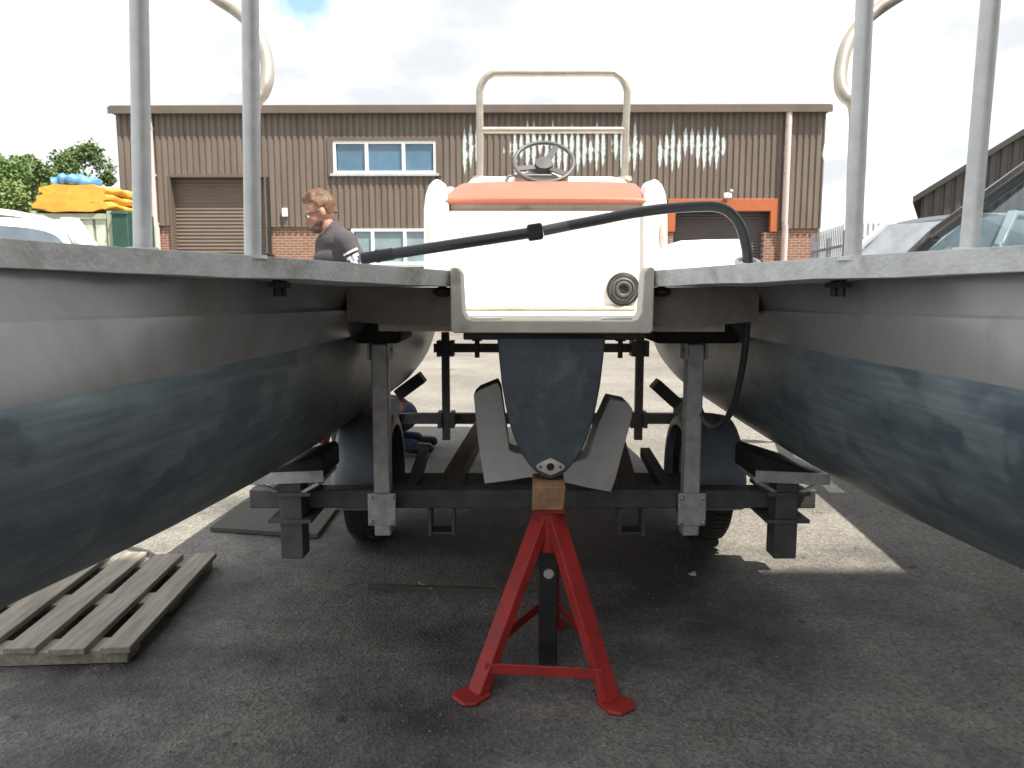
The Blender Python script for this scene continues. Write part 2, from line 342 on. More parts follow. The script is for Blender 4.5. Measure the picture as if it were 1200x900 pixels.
def cladding_mat():
    m, N, L, b = nodes_of('brown_cladding')
    tc = N.new('ShaderNodeTexCoord'); sp = N.new('ShaderNodeSeparateXYZ'); L.new(tc.outputs['Object'], sp.inputs[0])
    def M(op, a, c=None, d=None):
        x = N.new('ShaderNodeMath'); x.operation = op
        for i, q in enumerate((a, c, d)):
            if q is None: continue
            if isinstance(q, (int, float)): x.inputs[i].default_value = q
            else: L.new(q, x.inputs[i])
        return x.outputs[0]
    xs = M('DIVIDE', sp.outputs['X'], PITCH_RIB); cell = M('FLOOR', xs); fr = M('FRACT', xs)
    wn = N.new('ShaderNodeTexWhiteNoise'); wn.noise_dimensions = '1D'; L.new(cell, wn.inputs['W'])
    wc = N.new('ShaderNodeSeparateColor'); L.new(wn.outputs['Color'], wc.inputs[0])
    n = N.new('ShaderNodeTexNoise'); n.noise_dimensions = '1D'; n.inputs['Scale'].default_value = .9; n.inputs['Detail'].default_value = 1; L.new(sp.outputs['X'], n.inputs['W'])
    # peel zone: from the middle to the right third of the front
    zone = M('MULTIPLY', M('SMOOTH_MIN', M('MULTIPLY', M('ADD', sp.outputs['X'], 1.9), .5), 1, .2), M('SMOOTH_MIN', M('MULTIPLY', M('SUBTRACT', 7.0, sp.outputs['X']), .45), 1, .2))
    zone = M('MAXIMUM', zone, 0.1)
    dens = M('MULTIPLY', M('SMOOTH_MAX', M('MULTIPLY', M('SUBTRACT', n.outputs['Fac'], .27), 4.5), 0, .05), zone)
    half = M('MULTIPLY', M('MULTIPLY_ADD', wc.outputs[0], .5, .28), M('MINIMUM', M('MULTIPLY', dens, 2.6), 1.0))
    zc = M('MULTIPLY_ADD', wc.outputs[1], .35, 4.95)
    fn = N.new('ShaderNodeTexNoise'); fn.inputs['Scale'].default_value = 7; fn.inputs['Detail'].default_value = 7; L.new(tc.outputs['Object'], fn.inputs['Vector'])
    dz = M('DIVIDE', M('SUBTRACT', sp.outputs['Z'], zc), M('MAXIMUM', half, .001))
    shape = M('SUBTRACT', 1, M('MULTIPLY', dz, dz))
    lim = M('MULTIPLY', M('MULTIPLY_ADD', fn.outputs['Fac'], .95, -.13), shape)
    inside = M('LESS_THAN', M('ABSOLUTE', M('SUBTRACT', fr, .45)), lim)
    keep = M('GREATER_THAN', M('MULTIPLY_ADD', wc.outputs[2], -1, M('MULTIPLY', dens, 1.5)), 0.16)
    peel = M('MULTIPLY', inside, keep)
    cn = N.new('ShaderNodeTexNoise'); cn.inputs['Scale'].default_value = 1.3; cn.inputs['Detail'].default_value = 6
    mp = N.new('ShaderNodeMapping'); mp.inputs['Scale'].default_value = (2.5, 1, .5); L.new(tc.outputs['Object'], mp.inputs[0]); L.new(mp.outputs[0], cn.inputs['Vector'])
    r = N.new('ShaderNodeValToRGB'); e = r.color_ramp.elements; e[0].position = .3; e[0].color = (.138, .112, .092, 1); e[1].position = .7; e[1].color = (.182, .151, .127, 1); L.new(cn.outputs['Fac'], r.inputs[0])
    mx = N.new('ShaderNodeMixRGB'); L.new(peel, mx.inputs[0]); L.new(r.outputs[0], mx.inputs[1]); mx.inputs[2].default_value = (.5, .57, .58, 1)
    L.new(mx.outputs[0], b.inputs['Base Color']); b.inputs['Roughness'].default_value = .6; b.inputs['Specular IOR Level'].default_value = .3
    return m
PITCH_RIB = .175
def brick_mat():
    m, N, L, b = nodes_of('brick')
    tc = N.new('ShaderNodeTexCoord'); mp = N.new('ShaderNodeMapping'); mp.inputs['Rotation'].default_value = (R(90), 0, 0); L.new(tc.outputs['Object'], mp.inputs[0])
    br = N.new('ShaderNodeTexBrick'); br.inputs['Scale'].default_value = 1; br.inputs['Brick Width'].default_value = .225; br.inputs['Row Height'].default_value = .075; br.inputs['Mortar Size'].default_value = .007
    br.inputs['Color1'].default_value = (.27, .13, .085, 1); br.inputs['Color2'].default_value = (.2, .095, .065, 1); br.inputs['Mortar'].default_value = (.4, .35, .29, 1)
    L.new(mp.outputs[0], br.inputs['Vector'])
    n = N.new('ShaderNodeTexNoise'); n.inputs['Scale'].default_value = 6; L.new(tc.outputs['Object'], n.inputs['Vector'])
    mx = N.new('ShaderNodeMixRGB'); mx.blend_type = 'MULTIPLY'; mx.inputs[0].default_value = .5; L.new(br.outputs['Color'], mx.inputs[1]); L.new(n.outputs['Color'], mx.inputs[2])
    L.new(br.outputs['Color'], b.inputs['Base Color']); b.inputs['Roughness'].default_value = .9
    return m
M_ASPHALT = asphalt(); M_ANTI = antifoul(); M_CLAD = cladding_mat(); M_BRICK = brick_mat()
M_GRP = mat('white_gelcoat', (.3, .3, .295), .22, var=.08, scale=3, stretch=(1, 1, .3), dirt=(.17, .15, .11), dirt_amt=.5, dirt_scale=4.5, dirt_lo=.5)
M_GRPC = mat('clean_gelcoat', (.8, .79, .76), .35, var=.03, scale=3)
M_CREAM = mat('cream_gelcoat', (.55, .52, .45), .6, var=.16, scale=9, bump=.15, bscale=70, dirt=(.13, .11, .08), dirt_amt=.7, dirt_scale=10, dirt_lo=.55)
M_LIP = mat('weathered_deck_edge', (.72, .74, .72), .8, var=.16, scale=22, bump=.25, bscale=120, dirt=(.17, .17, .08), dirt_amt=.75, dirt_scale=4.5, dirt_lo=.54)
M_BLOCK = mat('dirty_gelcoat', (.22, .185, .15), .6, var=.3, scale=7, dirt=(.09, .065, .045), dirt_amt=.7, dirt_scale=5, dirt_lo=.5)
M_ALU = mat('brushed_aluminium', (.6, .61, .61), .5, .35, var=.12, scale=30, bump=.06, bscale=120)
M_STEELB = mat('bright_tube', (.42, .39, .34), .4, .45, var=.12, scale=20)
M_GALV = mat('galvanised', (.52, .53, .53), .5, .25, var=.25, scale=22, dirt=(.3, .25, .18), dirt_amt=.5, dirt_scale=12, dirt_lo=.56)
M_GALVD = mat('dark_galvanised', (.11, .11, .115), .6, .1, var=.3, scale=12, dirt=(.13, .09, .06), dirt_amt=.5, dirt_scale=7, dirt_lo=.55)
M_RUSTY = mat('rusty_channel', (.2, .165, .135), .75, .1, var=.3, scale=14, dirt=(.15, .09, .06), dirt_amt=.6, dirt_scale=6, dirt_lo=.52)
M_RUB = mat('black_rubber', (.018, .018, .02), .7, var=.3, scale=20, bump=.15, bscale=80)
M_TYRE = mat('tyre_rubber', (.03, .029, .028), .85, var=.3, scale=30)
M_FEND = mat('grey_plastic', (.24, .275, .32), .45, var=.15, scale=12, dirt=(.3, .29, .27), dirt_amt=.4, dirt_scale=6, dirt_lo=.55)
M_RED = mat('red_paint', (.4, .03, .026), .55, var=.22, scale=14, bump=.1, bscale=50, dirt=(.12, .035, .025), dirt_amt=.75, dirt_scale=11, dirt_lo=.57)
M_BLACK = mat('black_steel', (.02, .02, .022), .5, var=.3, scale=16)
M_FOAM = mat('white_foam', (.85, .85, .83), .9, var=.05, scale=14, bump=.25, bscale=140, dirt=(.5, .48, .42), dirt_amt=.4, dirt_scale=6, dirt_lo=.55)
M_FOAMCUT = mat('browned_foam', (.2, .16, .11), .95, var=.3, scale=24, bump=.5, bscale=90)
M_WOOD = mat('sawn_timber', (.34, .2, .11), .8, var=.35, scale=5, stretch=(9, 1.2, 9), bump=.2, bscale=12)
M_PALLET = mat('pallet_timber', (.285, .255, .21), .85, var=.35, scale=4, stretch=(12, 1, 12), bump=.3, bscale=14, dirt=(.1, .08, .06), dirt_amt=.5, dirt_scale=1.4, dirt_lo=.55)
M_PLY = mat('dirty_plywood', (.085, .085, .075), .85, var=.3, scale=5, dirt=(.05, .06, .03), dirt_amt=.6, dirt_scale=5)
M_ORANGE = mat('orange_vinyl', (.42, .135, .085), .5, var=.08, scale=4, bump=.08, bscale=60)
M_ORNGF = mat('orange_frame', (.42, .115, .04), .55, var=.08)
M_HOSE = mat('black_hose', (.045, .046, .05), .33, var=.15, scale=40)
M_POLE = mat('black_pole', (.03, .032, .04), .3, var=.1, scale=40)
M_WHITE = mat('white_paint', (.8, .8, .78), .4, var=.05, scale=4)
M_TRIM = mat('white_window_trim', (.74, .76, .77), .45, var=.05)
M_BROWNT = mat('brown_trim', (.125, .1, .08), .55, var=.12, scale=2)
M_SHUT = mat('roller_shutter', (.15, .115, .093), .55, var=.1, scale=2)
M_SHUTD = mat('dark_roller_shutter', (.1, .085, .085), .55, var=.1, scale=2)
M_PIPE = mat('pinkish_downpipe', (.62, .52, .5), .5, var=.1, scale=5)
M_DARK = mat('dark_interior', (.02, .022, .025), .8)
M_WIN = mat('window_glass', (.07, .16, .25), .04, var=.3, scale=.8, spec=.9)
M_BLIND = mat('blind_glass', (.22, .3, .32), .1, var=.2, scale=1.5)
M_GREYCAR = mat('silver_car_paint', (.5, .51, .53), .25, 0, var=.02, coat=.6)
M_DARKCAR = mat('grey_car_paint', (.1, .1, .11), .22, .5, var=.03, coat=.8)
M_CARWHITE = mat('white_car_paint', (.8, .8, .78), .25, var=.02, coat=.6)
M_PLAST = mat('black_trim', (.02, .02, .022), .55)
M_CARGLASS = glass_mat('car_glass', (.64, .74, .76), .03, 1.42)
M_CARGLASSD = glass_mat('tinted_car_glass', (.16, .2, .22))
M_SKIN = mat('skin', (.4, .21, .15), .55, var=.1, scale=20)
M_HAIR = mat('brown_hair', (.125, .062, .033), .55, var=.5, scale=30, stretch=(1, 1, .3), bump=.6, bscale=60)
M_BEARD = mat('stubble', (.15, .08, .055), .8, var=.3, scale=60)
M_SHIRT = mat('charcoal_sweatshirt', (.062, .058, .066), .9, var=.2, scale=9, bump=.3, bscale=28)
M_TROUS = mat('dark_trousers', (.03, .032, .038), .9, var=.2, bump=.3, bscale=25)
M_RSHIRT = mat('red_check_shirt', (.11, .02, .02), .9, var=.7, scale=30, bump=.3, bscale=25)
M_JEANS = mat('blue_jeans', (.035, .065, .12), .9, var=.3, scale=14, bump=.3, bscale=25)
M_YTARP = mat('yellow_tarpaulin', (.66, .36, .055), .6, var=.2, scale=3, bump=.3, bscale=6)
M_BTARP = mat('blue_tarpaulin', (.09, .26, .56), .5, var=.35, scale=4, bump=.3, bscale=8)
M_PGREEN = mat('pale_green_metal', (.36, .4, .3), .6, var=.2, scale=3)
M_DGREEN = mat('dark_green_metal', (.02, .07, .055), .5, var=.2)
M_BARK = mat('bark', (.09, .07, .05), .9, var=.3, bump=.5, bscale=20)
M_LEAF = mat('leaf_green', (.085, .15, .035), .6, var=.5, scale=.55)
M_LEAF2 = mat('light_leaf_green', (.125, .185, .045), .6, var=.4, scale=.55)
M_FENCE = mat('galvanised_palisade', (.3, .32, .35), .5, .4, var=.15)
M_GCLAD = mat('grey_brown_cladding', (.082, .074, .064), .6, var=.12, scale=1.5)
M_WHEELD = mat('dark_grey_spoke', (.085, .085, .09), .45, var=.1)
M_CHROME = mat('chrome_hub', (.6, .6, .6), .25, .9)
M_AMBER = mat('amber_reflector', (.6, .16, .03), .3)
M_REDL = mat('red_reflector', (.4, .02, .02), .3)

# ------------------------------------------------------------------ ground
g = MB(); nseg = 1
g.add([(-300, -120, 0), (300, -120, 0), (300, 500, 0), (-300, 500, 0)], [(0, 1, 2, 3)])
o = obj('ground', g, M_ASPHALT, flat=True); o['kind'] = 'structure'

# ------------------------------------------------------------------ workshop
def corrugated(mb, x0, x1, y, z0, z1, pitch=PITCH_RIB, depth=.035, mi=0):
    """trapezoid ribs along x, facing -y; ribs stay on the same grid for every panel"""
    k0 = math.floor(x0 / pitch); xs = []
    k = k0
    while k * pitch < x1:
        for f, d in ((0, 0), (.08, 0), (.2, 1), (.7, 1), (.82, 0)):
            x = (k + f) * pitch
            if x0 < x < x1: xs.append((x, d))
        k += 1
    def dep(x):
        f = x / pitch % 1
        return interp([(0, 0), (.08, 0), (.2, 1), (.7, 1), (.82, 0), (1, 0)], f)
    xs = [(x0, dep(x0))] + xs + [(x1, dep(x1))]
    vs = []; fs = []
    for x, d in xs:
        vs += [(x, y - d * depth, z0), (x, y - d * depth, z1)]
    for i in range(len(xs) - 1): fs.append((2*i, 2*i+2, 2*i+3, 2*i+1))
    mb.add(vs, fs, mi)
BY = 22.0
bx0 = P(137, 200, BY).x; bx1 = P(963, 200, BY).x
def bz(py): return P(600, py, BY).z
def bxx(px): return P(px, 250, BY).x
workshop = thing('workshop', 'long flat-roofed brown corrugated workshop over brick with shutters, behind the boat', 'building', (0, BY, 0), R(-.6))
Mw = ROOT[workshop.name]
class WB(MB):
    pass
def wobj(name, mb, m, parent=workshop, **k):
    mb.v = [Mw @ (v - Vector((0, BY, 0))) for v in mb.v]
    return obj(name, mb, m, parent, **k)
z_eave = bz(133); z_cl = bz(268); z_d1 = bz(205); z_win0 = bz(206); z_win1 = bz(165)
z_d2 = bz(236); z_cl_l = bz(262)
dx0, dx1 = bxx(199), bxx(311); ox0, ox1 = bxx(784), bxx(908)
wx0, wx1 = bxx(390), bxx(514); lx0, lx1 = bxx(411), bxx(560)
c = MB()
# cladding in panels round the openings
corrugated(c, bx0, dx0, BY, bz(264), z_eave)
corrugated(c, dx0, dx1, BY, z_d1, z_eave)
corrugated(c, dx1, wx0, BY, bz(266), z_eave)
corrugated(c, wx0, wx1, BY, z_win1, z_eave)
corrugated(c, wx0, wx1, BY, z_cl, z_win0 - .0)
corrugated(c, wx1, ox0, BY, z_cl, z_eave)
corrugated(c, ox0, ox1, BY, z_d2, z_eave)
corrugated(c, ox1, bx1, BY, z_cl, z_eave)
wobj('cladding', c, M_CLAD, flat=True)
for a, b2, zt in ((bx0 + .05, dx0, bz(264)), (dx1, lx0, bz(266)), (ox1 + .0, bx1 - .05, z_cl), (lx0, lx1, bz(312)), (lx1 + .002, ox0, z_cl)):
    c = MB(); c.span((a, BY + .05, 0), (b2, BY + .3, zt + .02)); wobj('brick_base', c, M_BRICK, flat=True)
c = MB()   # shell: side walls, back, roof deck
c.span((bx0, BY + .02, 0), (bx0 + .08, BY + 14, z_eave)); c.span((bx1 - .08, BY + .02, 0), (bx1, BY + 14, z_eave)); c.span((bx0, BY + 14, 0), (bx1, BY + 14.1, z_eave))
wobj('side_wall', c, M_CLAD, flat=True)
c = MB(); c.span((bx0 - .08, BY - .2, bz(133)), (bx1 + .08, BY + 14.2, bz(124)))
wobj('roof', c, M_BROWNT, bevel=.02)
c = MB(); c.span((bx0 - .1, BY - .24, bz(126)), (bx1 + .1, BY - .202, bz(134)))
wobj('fascia', c, M_BROWNT)
def shutter(x0, x1, z1, y, m, name):
    s = MB(); n = 44; vs = []; fs = []
    for i in range(n * 4 + 1):
        z = z1 * i / (n * 4); d = (.5 - .5 * math.cos(2 * math.pi * i / 4)) * .022
        vs += [(x0, y - d, z), (x1, y - d, z)]
    for i in range(n * 4): fs.append((2*i, 2*i+1, 2*i+3, 2*i+2))
    s.add(vs, fs); return wobj(name, s, m, flat=True)
shutter(dx0 - .05, dx1 + .05, z_d1 + .05, BY + .26, M_SHUT, 'roller_shutter')
c = MB(); c.span((dx0 - .03, BY - .04, 0), (dx0 + .02, BY + .26, z_d1)); c.span((dx1 - .02, BY - .04, 0), (dx1 + .03, BY + .26, z_d1)); c.span((dx0, BY - .04, z_d1 - .05), (dx1, BY + .29, z_d1 + .03))
wobj('door_reveal', c, M_BROWNT)
q = shutter(ox0 + .1, ox1 - .1, z_d2 - .05, BY + .26, M_SHUTD, 'roller_shutter'); q['label'] = 'darker roller shutter inside an orange frame'
fw = .28
c = MB(); c.span((ox0 - .05, BY - .07, z_d2 - fw), (ox1 + .05, BY + .1, z_d2 + .06)); c.span((ox0 - .05, BY - .068, z_d2 - .85), (ox0 + .16, BY + .08, z_d2 - fw)); c.span((ox1 - .16, BY - .068, z_d2 - .85), (ox1 + .05, BY + .08, z_d2 - fw))
wobj('door_frame', c, M_ORNGF, bevel=.01)
c = MB(); c.span((ox0 - .02, BY - .02, 0), (ox0 + .12, BY + .28, z_d2 - .86)); wobj('brick_jamb', c, M_BRICK)
c = MB(); c.span((ox1 - .3, BY + .0, 0), (ox1 + .02, BY + .28, z_d2 - .86)); wobj('brick_jamb', c, M_BRICK)
def window(x0, x1, z0, z1, divs, glassm, blinds=None):
    f = MB(); t = .075; y0, y1 = BY - .05, BY + .08
    f.span((x0, y0, z0), (x1, y1, z0 + t)); f.span((x0, y0, z1 - t), (x1, y1, z1)); f.span((x0, y0, z0 + t), (x0 + t, y1, z1 - t)); f.span((x1 - t, y0, z0 + t), (x1, y1, z1 - t))
    for d in divs: f.span((d - t * .6, y0 + .002, z0 + t), (d + t * .6, y1, z1 - t))
    fo = wobj('window', f, M_TRIM)
    xs = [x0 + t] + list(divs) + [x1 - t]
    for a, b2 in zip(xs, xs[1:]):
        p = MB(); p.span((a + .03, BY + .02, z0 + t * .9), (b2 - .03, BY + .03, z1 - t * .9)); wobj('pane', p, glassm, fo)
    s = MB(); s.span((x0 - .08, BY - .12, z0 - .07), (x1 + .08, BY + .05, z0 - .002)); wobj('sill', s, M_GALV, fo)
c = MB(); e_ = .1
c.span((wx0 - e_, BY - .07, z_win1), (wx1 + e_, BY + .03, z_win1 + e_)); c.span((wx0 - e_, BY - .071, z_win0 - .02), (wx0 + .045, BY + .03, z_win1 - .002)); c.span((wx1 - .045, BY - .071, z_win0 - .02), (wx1 + e_, BY + .03, z_win1 - .002))
wobj('window_surround', c, M_BROWNT)
window(wx0 + .05, wx1 - .05, z_win0 + .06, z_win1, [bxx(431), bxx(474)], M_WIN)
window(lx0, lx1, bz(310), z_cl, [bxx(436), bxx(474), bxx(520)], M_BLIND)
def downpipe(x, shoe):
    p = MB(); p.tube([(x, BY - .13, z_eave), (x, BY - .13, bz(262)), (x + .03, BY - .1, bz(268)), (x + .03, BY - .1, .1)], .085, 12)
    d = wobj('downpipe', p, M_PIPE)
    for z in (bz(150), bz(205), bz(262)):
        k = MB(); k.span((x - .08, BY - .19, z - .03), (x + .08, BY - .02, z + .03)); wobj('pipe_bracket', k, M_RUSTY if shoe else M_PIPE, d)
downpipe(bxx(181), 0); downpipe(bxx(917), 1)
k = MB(); x, z = bxx(849), bz(231); k.box((x, BY - .2, z), (.22, .1, .15), Euler((R(-20), 0, 0))); k.span((x - .02, BY - .18, z + .02), (x + .02, BY, z + .1)); k.ball((x + .1, BY - .2, z + .13), .055)
wobj('floodlight', k, M_GALV, bevel=.01)
k = MB(); k.span((bxx(331), BY - .12, bz(254)), (bxx(337), BY - .03, bz(244))); wobj('alarm_box', k, M_TRIM, bevel=.01)
k = MB(); k.span((dx1 + .05, BY - .05, 0), (bxx(316), BY + .02, bz(207))); wobj('jamb_shade_strip', k, M_DARK)  # dark strip standing in for the shade at the right door jamb

# gabled unit on the right, and the tall unit right behind the camera whose shade covers the near yard
GY = 26; ga = P(1080, 232, GY); GA = R(-29)
gab = thing('gabled_shed', 'grey-brown corrugated shed with sloping gable at the right edge, behind parked cars', 'building', (ga.x, GY, 0), GA)
Mgb = ROOT[gab.name]
tr_ = (.644 * GY - ga.x) / (math.cos(GA) - .644 * math.sin(GA)); grz = P(1180, 160, GY + tr_ * math.sin(GA)).z
wg = 2 * tr_ + 6
def gz(x): return ga.z + (grz - ga.z) * min(1, x / tr_) - max(0, x - tr_ - 2) * .12
c = MB(); pitch = .3; xs = []; x = 0
while x < wg:
    for f, d in ((0, 0), (.1, 0), (.25, 1), (.7, 1), (.85, 0)): xs.append((x + f * pitch, d))
    x += pitch
vs = []; fs = []
for x, d in xs: vs += [Mgb @ Vector((x, -d * .05, 0)), Mgb @ Vector((x, -d * .05, gz(x)))]
for i in range(len(xs) - 1): fs.append((2*i, 2*i+2, 2*i+3, 2*i+1))
c.add(vs, fs); obj('gable_wall', c, M_GCLAD, gab, flat=True)
def gobj(nm, mb, m): mb.v = [Mgb @ v for v in mb.v]; return obj(nm, mb, m, gab)
c = MB(); c.span((0, .02, 0), (.1, 26, ga.z)); gobj('side_wall', c, M_GCLAD)
c = MB(); c.span((wg - .1, .02, 0), (wg, 26, gz(wg))); gobj('side_wall', c, M_GCLAD)
pts = [(-.25, ga.z - .25 * (grz - ga.z) / tr_), (tr_, grz), (tr_ + 2, grz), (wg + .2, gz(wg + .2))]
for (xa, za), (xb, zb_) in zip(pts, pts[1:]):
    c = MB(); c.prism([(xa, -.2, za + .003), (xb, -.2, zb_ + .003), (xb, -.2, zb_ + .2), (xa, -.2, za + .2)], (0, 26.3, 0)); gobj('roof', c, M_GCLAD)
H_BACK = 12.2; YB = 3.2 - .36 * H_BACK
bk = thing('storage_unit', 'tall brown corrugated unit standing behind the boat sterns, its shade over the near yard', 'building', (0, YB, 0))
c = MB(); vs = []; fs = []; xs = []
x = 1.0
while x < 9:
    for f, d in ((0, 0), (.1, 0), (.25, 1), (.7, 1), (.85, 0)): xs.append((x + f * .3, d))
    x += .3
for x, d in xs: vs += [(x, YB + d * .04, 2.2), (x, YB + d * .04, H_BACK - .25)]
for i in range(len(xs) - 1): fs.append((2*i, 2*i+2, 2*i+3, 2*i+1))
c.add(vs, fs); obj('cladding', c, M_CLAD, bk, flat=True)
c = MB(); c.span((1, YB - .3, 0), (9, YB - .02, 2.2)); obj('brick_base', c, M_BRICK, bk)
c = MB(); c.span((.9, YB - 9, H_BACK - .25), (9.1, YB, H_BACK)); obj('roof', c, M_BROWNT, bk)
c = MB(); c.span((1, YB - 9, 0), (1.1, YB - .31, H_BACK - .25)); c.span((8.9, YB - 9, 0), (9, YB - .31, H_BACK - .25)); c.span((1.1, YB - 9, 0), (8.9, YB - 8.9, H_BACK - .25)); obj('side_wall', c, M_CLAD, bk)

# ------------------------------------------------------------------ palisade fences
def palisade(p0, p1, top, label):
    p0 = Vector(p0); p1 = Vector(p1); d = p1 - p0; n = int(d.length / .155)
    t = thing('palisade_fence', label, 'fence', p0, 0, 'grey palisade fencing beside the workshop')
    pales = MB()
    for i in range(n + 1):
        p = p0 + d * i / n; w = .034
        u = d.normalized() * w
        pts = [p - u, p + u, p + u + Vector((0, 0, top - .1)), p + u * .7 + Vector((0, 0, top)), p - u * .7 + Vector((0, 0, top)), p - u + Vector((0, 0, top - .1))]
        pales.prism(pts, Vector((-d.y, d.x, 0)).normalized() * .012)
    obj('pales', pales, M_FENCE, t, flat=True)
    for z in (.45, top - .45):
        r_ = MB(); off = Vector((-d.y, d.x, 0)).normalized() * .04
        r_.bar(p0 + off + Vector((0, 0, z)), p1 + off + Vector((0, 0, z)), .03, .06); obj('rail', r_, M_FENCE, t)
    for f in (0, .5, 1):
        q = MB(); off = Vector((-d.y, d.x, 0)).normalized() * .09; p = p0 + d * f + off; q.span((p.x - .05, p.y - .04, 0), (p.x + .05, p.y + .04, top - .2)); obj('post', q, M_FENCE, t)
palisade((P(951, 270, 20).x, 20, 0), (P(988, 262, 17).x, 17, 0), P(985, 263, 17).z, 'short grey palisade fence running from the workshop corner towards the yard')
palisade((P(992, 280, 24).x, 24, 0), (P(1052, 264, 24).x + 1.2, 24, 0), P(1040, 262, 24).z, 'farther grey palisade fence behind the silver car')

# ------------------------------------------------------------------ trees, tarpaulins, containers on the left
def tree(loc, h, w, nleaf, leaf, m, label, seed):
    rnd = random.Random(seed); t = thing('tree', label, 'tree', loc, 0, 'trees beyond the yard')
    lx, ly, lz = loc
    tr = MB(); top = Vector((lx, ly, h * .75)); tr.tube([(lx, ly, 0), (lx + .1, ly, h * .3), top], [.22, .16, .05], 8)
    clumps = []
    for i in range(34):
        a = rnd.uniform(0, 6.28); zz = rnd.uniform(.22, 1) * h; rad = w * math.sqrt(max(.05, 1 - ((zz / h - .5) / .55) ** 2)) * rnd.uniform(.3, 1)
        c = Vector((lx + rad * math.cos(a), ly + rad * math.sin(a), zz)); clumps.append((c, rnd.uniform(.35, .8) * w * .42))
        if i % 3 == 0: tr.tube([(lx, ly, zz * .55), (Vector((lx, ly, zz * .7)) + c) / 2, c], [.08, .05, .015], 5)
    obj('trunk', tr, M_BARK, t)
    cr = MB()
    for i in range(nleaf):
        c, r_ = rnd.choice(clumps)
        d = Vector((rnd.gauss(0, 1), rnd.gauss(0, 1), rnd.gauss(0, 1))).normalized() * r_ * rnd.uniform(.4, 1.05)
        p = c + d; s = leaf * rnd.uniform(.6, 1.4)
        u = Vector((rnd.gauss(0, 1), rnd.gauss(0, 1), rnd.gauss(0, .7))).normalized(); v = u.orthogonal().normalized()
        cr.add([p - u * s, p + v * s * .5, p + u * s, p - v * s * .5], [(0, 1, 2, 3)])
    obj('crown', cr, m, t, flat=True)
TY = 34
def tx(px, Y=TY): return P(px, 250, Y).x
tree((tx(15), TY, 0), P(20, 176, TY).z, 2.3, 13000, .085, M_LEAF, 'dark green bushy tree at the far left beyond the white car', 1)
tree((tx(-30), TY + 3, 0), P(0, 178, TY).z, 2.4, 11000, .085, M_LEAF2, 'paler tree cut by the left edge of the yard', 2)
tree((tx(105, 38), 38, 0), P(100, 178, 38).z, 2.0, 13000, .085, M_LEAF, 'rounded green tree between the blue tarpaulin and the workshop', 3)
tree((tx(10, 28), 28, 0), P(20, 222, 28).z, 1.5, 8000, .075, M_LEAF2, 'low light green bush in front of the darker tree', 4)
tree((tx(60, 42), 42, 0), P(60, 205, 42).z, 2.2, 9000, .1, M_LEAF, 'low green tree far back behind the yellow tarpaulin', 5)

CY = 15.0
cx0, cx1 = tx(36, CY), tx(131, CY)
cage = thing('cage_container', 'pale green mesh-sided cage container topped by yellow tarpaulins', 'container', ((cx0 + cx1) / 2, CY, 0))
zt = P(80, 247, CY).z
c = MB()
for x in (cx0 + .05, cx1 - .05):
    for y in (CY + .05, CY + 1.55): c.span((x - .05, y - .05, 0), (x + .05, y + .05, zt))
for z in (.1, zt * .5, zt - .1):
    for y in (CY + .05, CY + 1.55): c.span((cx0 + .1, y - .03, z - .05), (cx1 - .1, y + .03, z + .05))
for x in (cx0 + .05, cx1 - .05):
    for z in (.1, zt - .1): c.span((x - .03, CY + .1, z - .04), (x + .03, CY + 1.5, z + .04))
obj('frame', c, M_PGREEN, cage)
c = MB(); n = 5
for i in range(n):
    a = lerp(cx0 + .12, cx1 - .12, i / n); b2 = lerp(cx0 + .12, cx1 - .12, (i + 1) / n)
    c.span((a + .03, CY + .06, .15), (b2 - .03, CY + .09, zt * .5 - .05)); c.span((a + .03, CY + .06, zt * .5 + .05), (b2 - .03, CY + .09, zt - .15))
obj('panels', c, mat('pale_panel', (.5, .54, .46), .4, var=.4, scale=2.5), cage)
c = MB(); c.span((cx0 + .1, CY + .1, .1), (cx1 - .1, CY + 1.5, zt - .15)); obj('load', c, M_PGREEN, cage)
def heap(name, x0, x1, y0, y1, z0, z1, m, label, cat, layers, seed):
    rnd = random.Random(seed); h = MB(); n = 40
    for k in range(layers):
        a = k / layers; zb = lerp(z0, z1, a) + .002; ztp = lerp(z0, z1, (k + 1) / layers)
        shr = .02 + .16 * a + rnd.uniform(0, .06)
        secs = []
        for j in range(9):
            y = lerp(y0 + shr, y1 - shr, j / 8); ring = []
            for i in range(n):
                th = 2 * math.pi * i / n; cx = math.copysign(abs(math.cos(th)) ** .45, math.cos(th)); cz = math.copysign(abs(math.sin(th)) ** .7, math.sin(th))
                nz = mnoise.noise(Vector((cx * 3 + seed, j * .5, k * 2))) * .05 + abs(mnoise.noise(Vector((cx * 9 + seed, j * 1.7, cz * 3 + k * 5)))) * .05
                e = .93 if j in (0, 8) else 1
                ring.append(((x0 + x1) / 2 + cx * (x1 - x0) / 2 * (1 - shr) * e, y + nz * .5, (zb + ztp) / 2 + cz * (ztp - zb) * .56 + nz))
            secs.append(ring)
        h.loft(secs)
    return tag(obj(name, h, m, origin=((x0 + x1) / 2, (y0 + y1) / 2, z0)), label, cat)
o = heap('tarpaulin', cx0 - .05, cx1 + .03, CY - .05, CY + 1.6, zt, P(80, 217, CY).z, M_YTARP, 'folded yellow tarpaulin heaped on the pale cage container', 'tarpaulin', 3, 3)
h = MB()
for k in range(3):
    pts = [P(62 + k * 4, 216 - k, CY + .4 + k * .3), P(75, 210 + k * 2, CY + .4 + k * .3), P(95, 213 - k, CY + .4 + k * .3), P(118 - k * 3, 217, CY + .4 + k * .3)]
    h.tube(smooth_path(pts, 6), [.03] + [.1 + .03 * math.sin(i * 1.7 + k) for i in range(17)] + [.03], 10)
tag(obj('tarpaulin', h, M_BTARP, origin=tuple(P(90, 216, CY + .6))), 'crumpled blue tarpaulin lying on top of the yellow tarpaulin', 'tarpaulin')
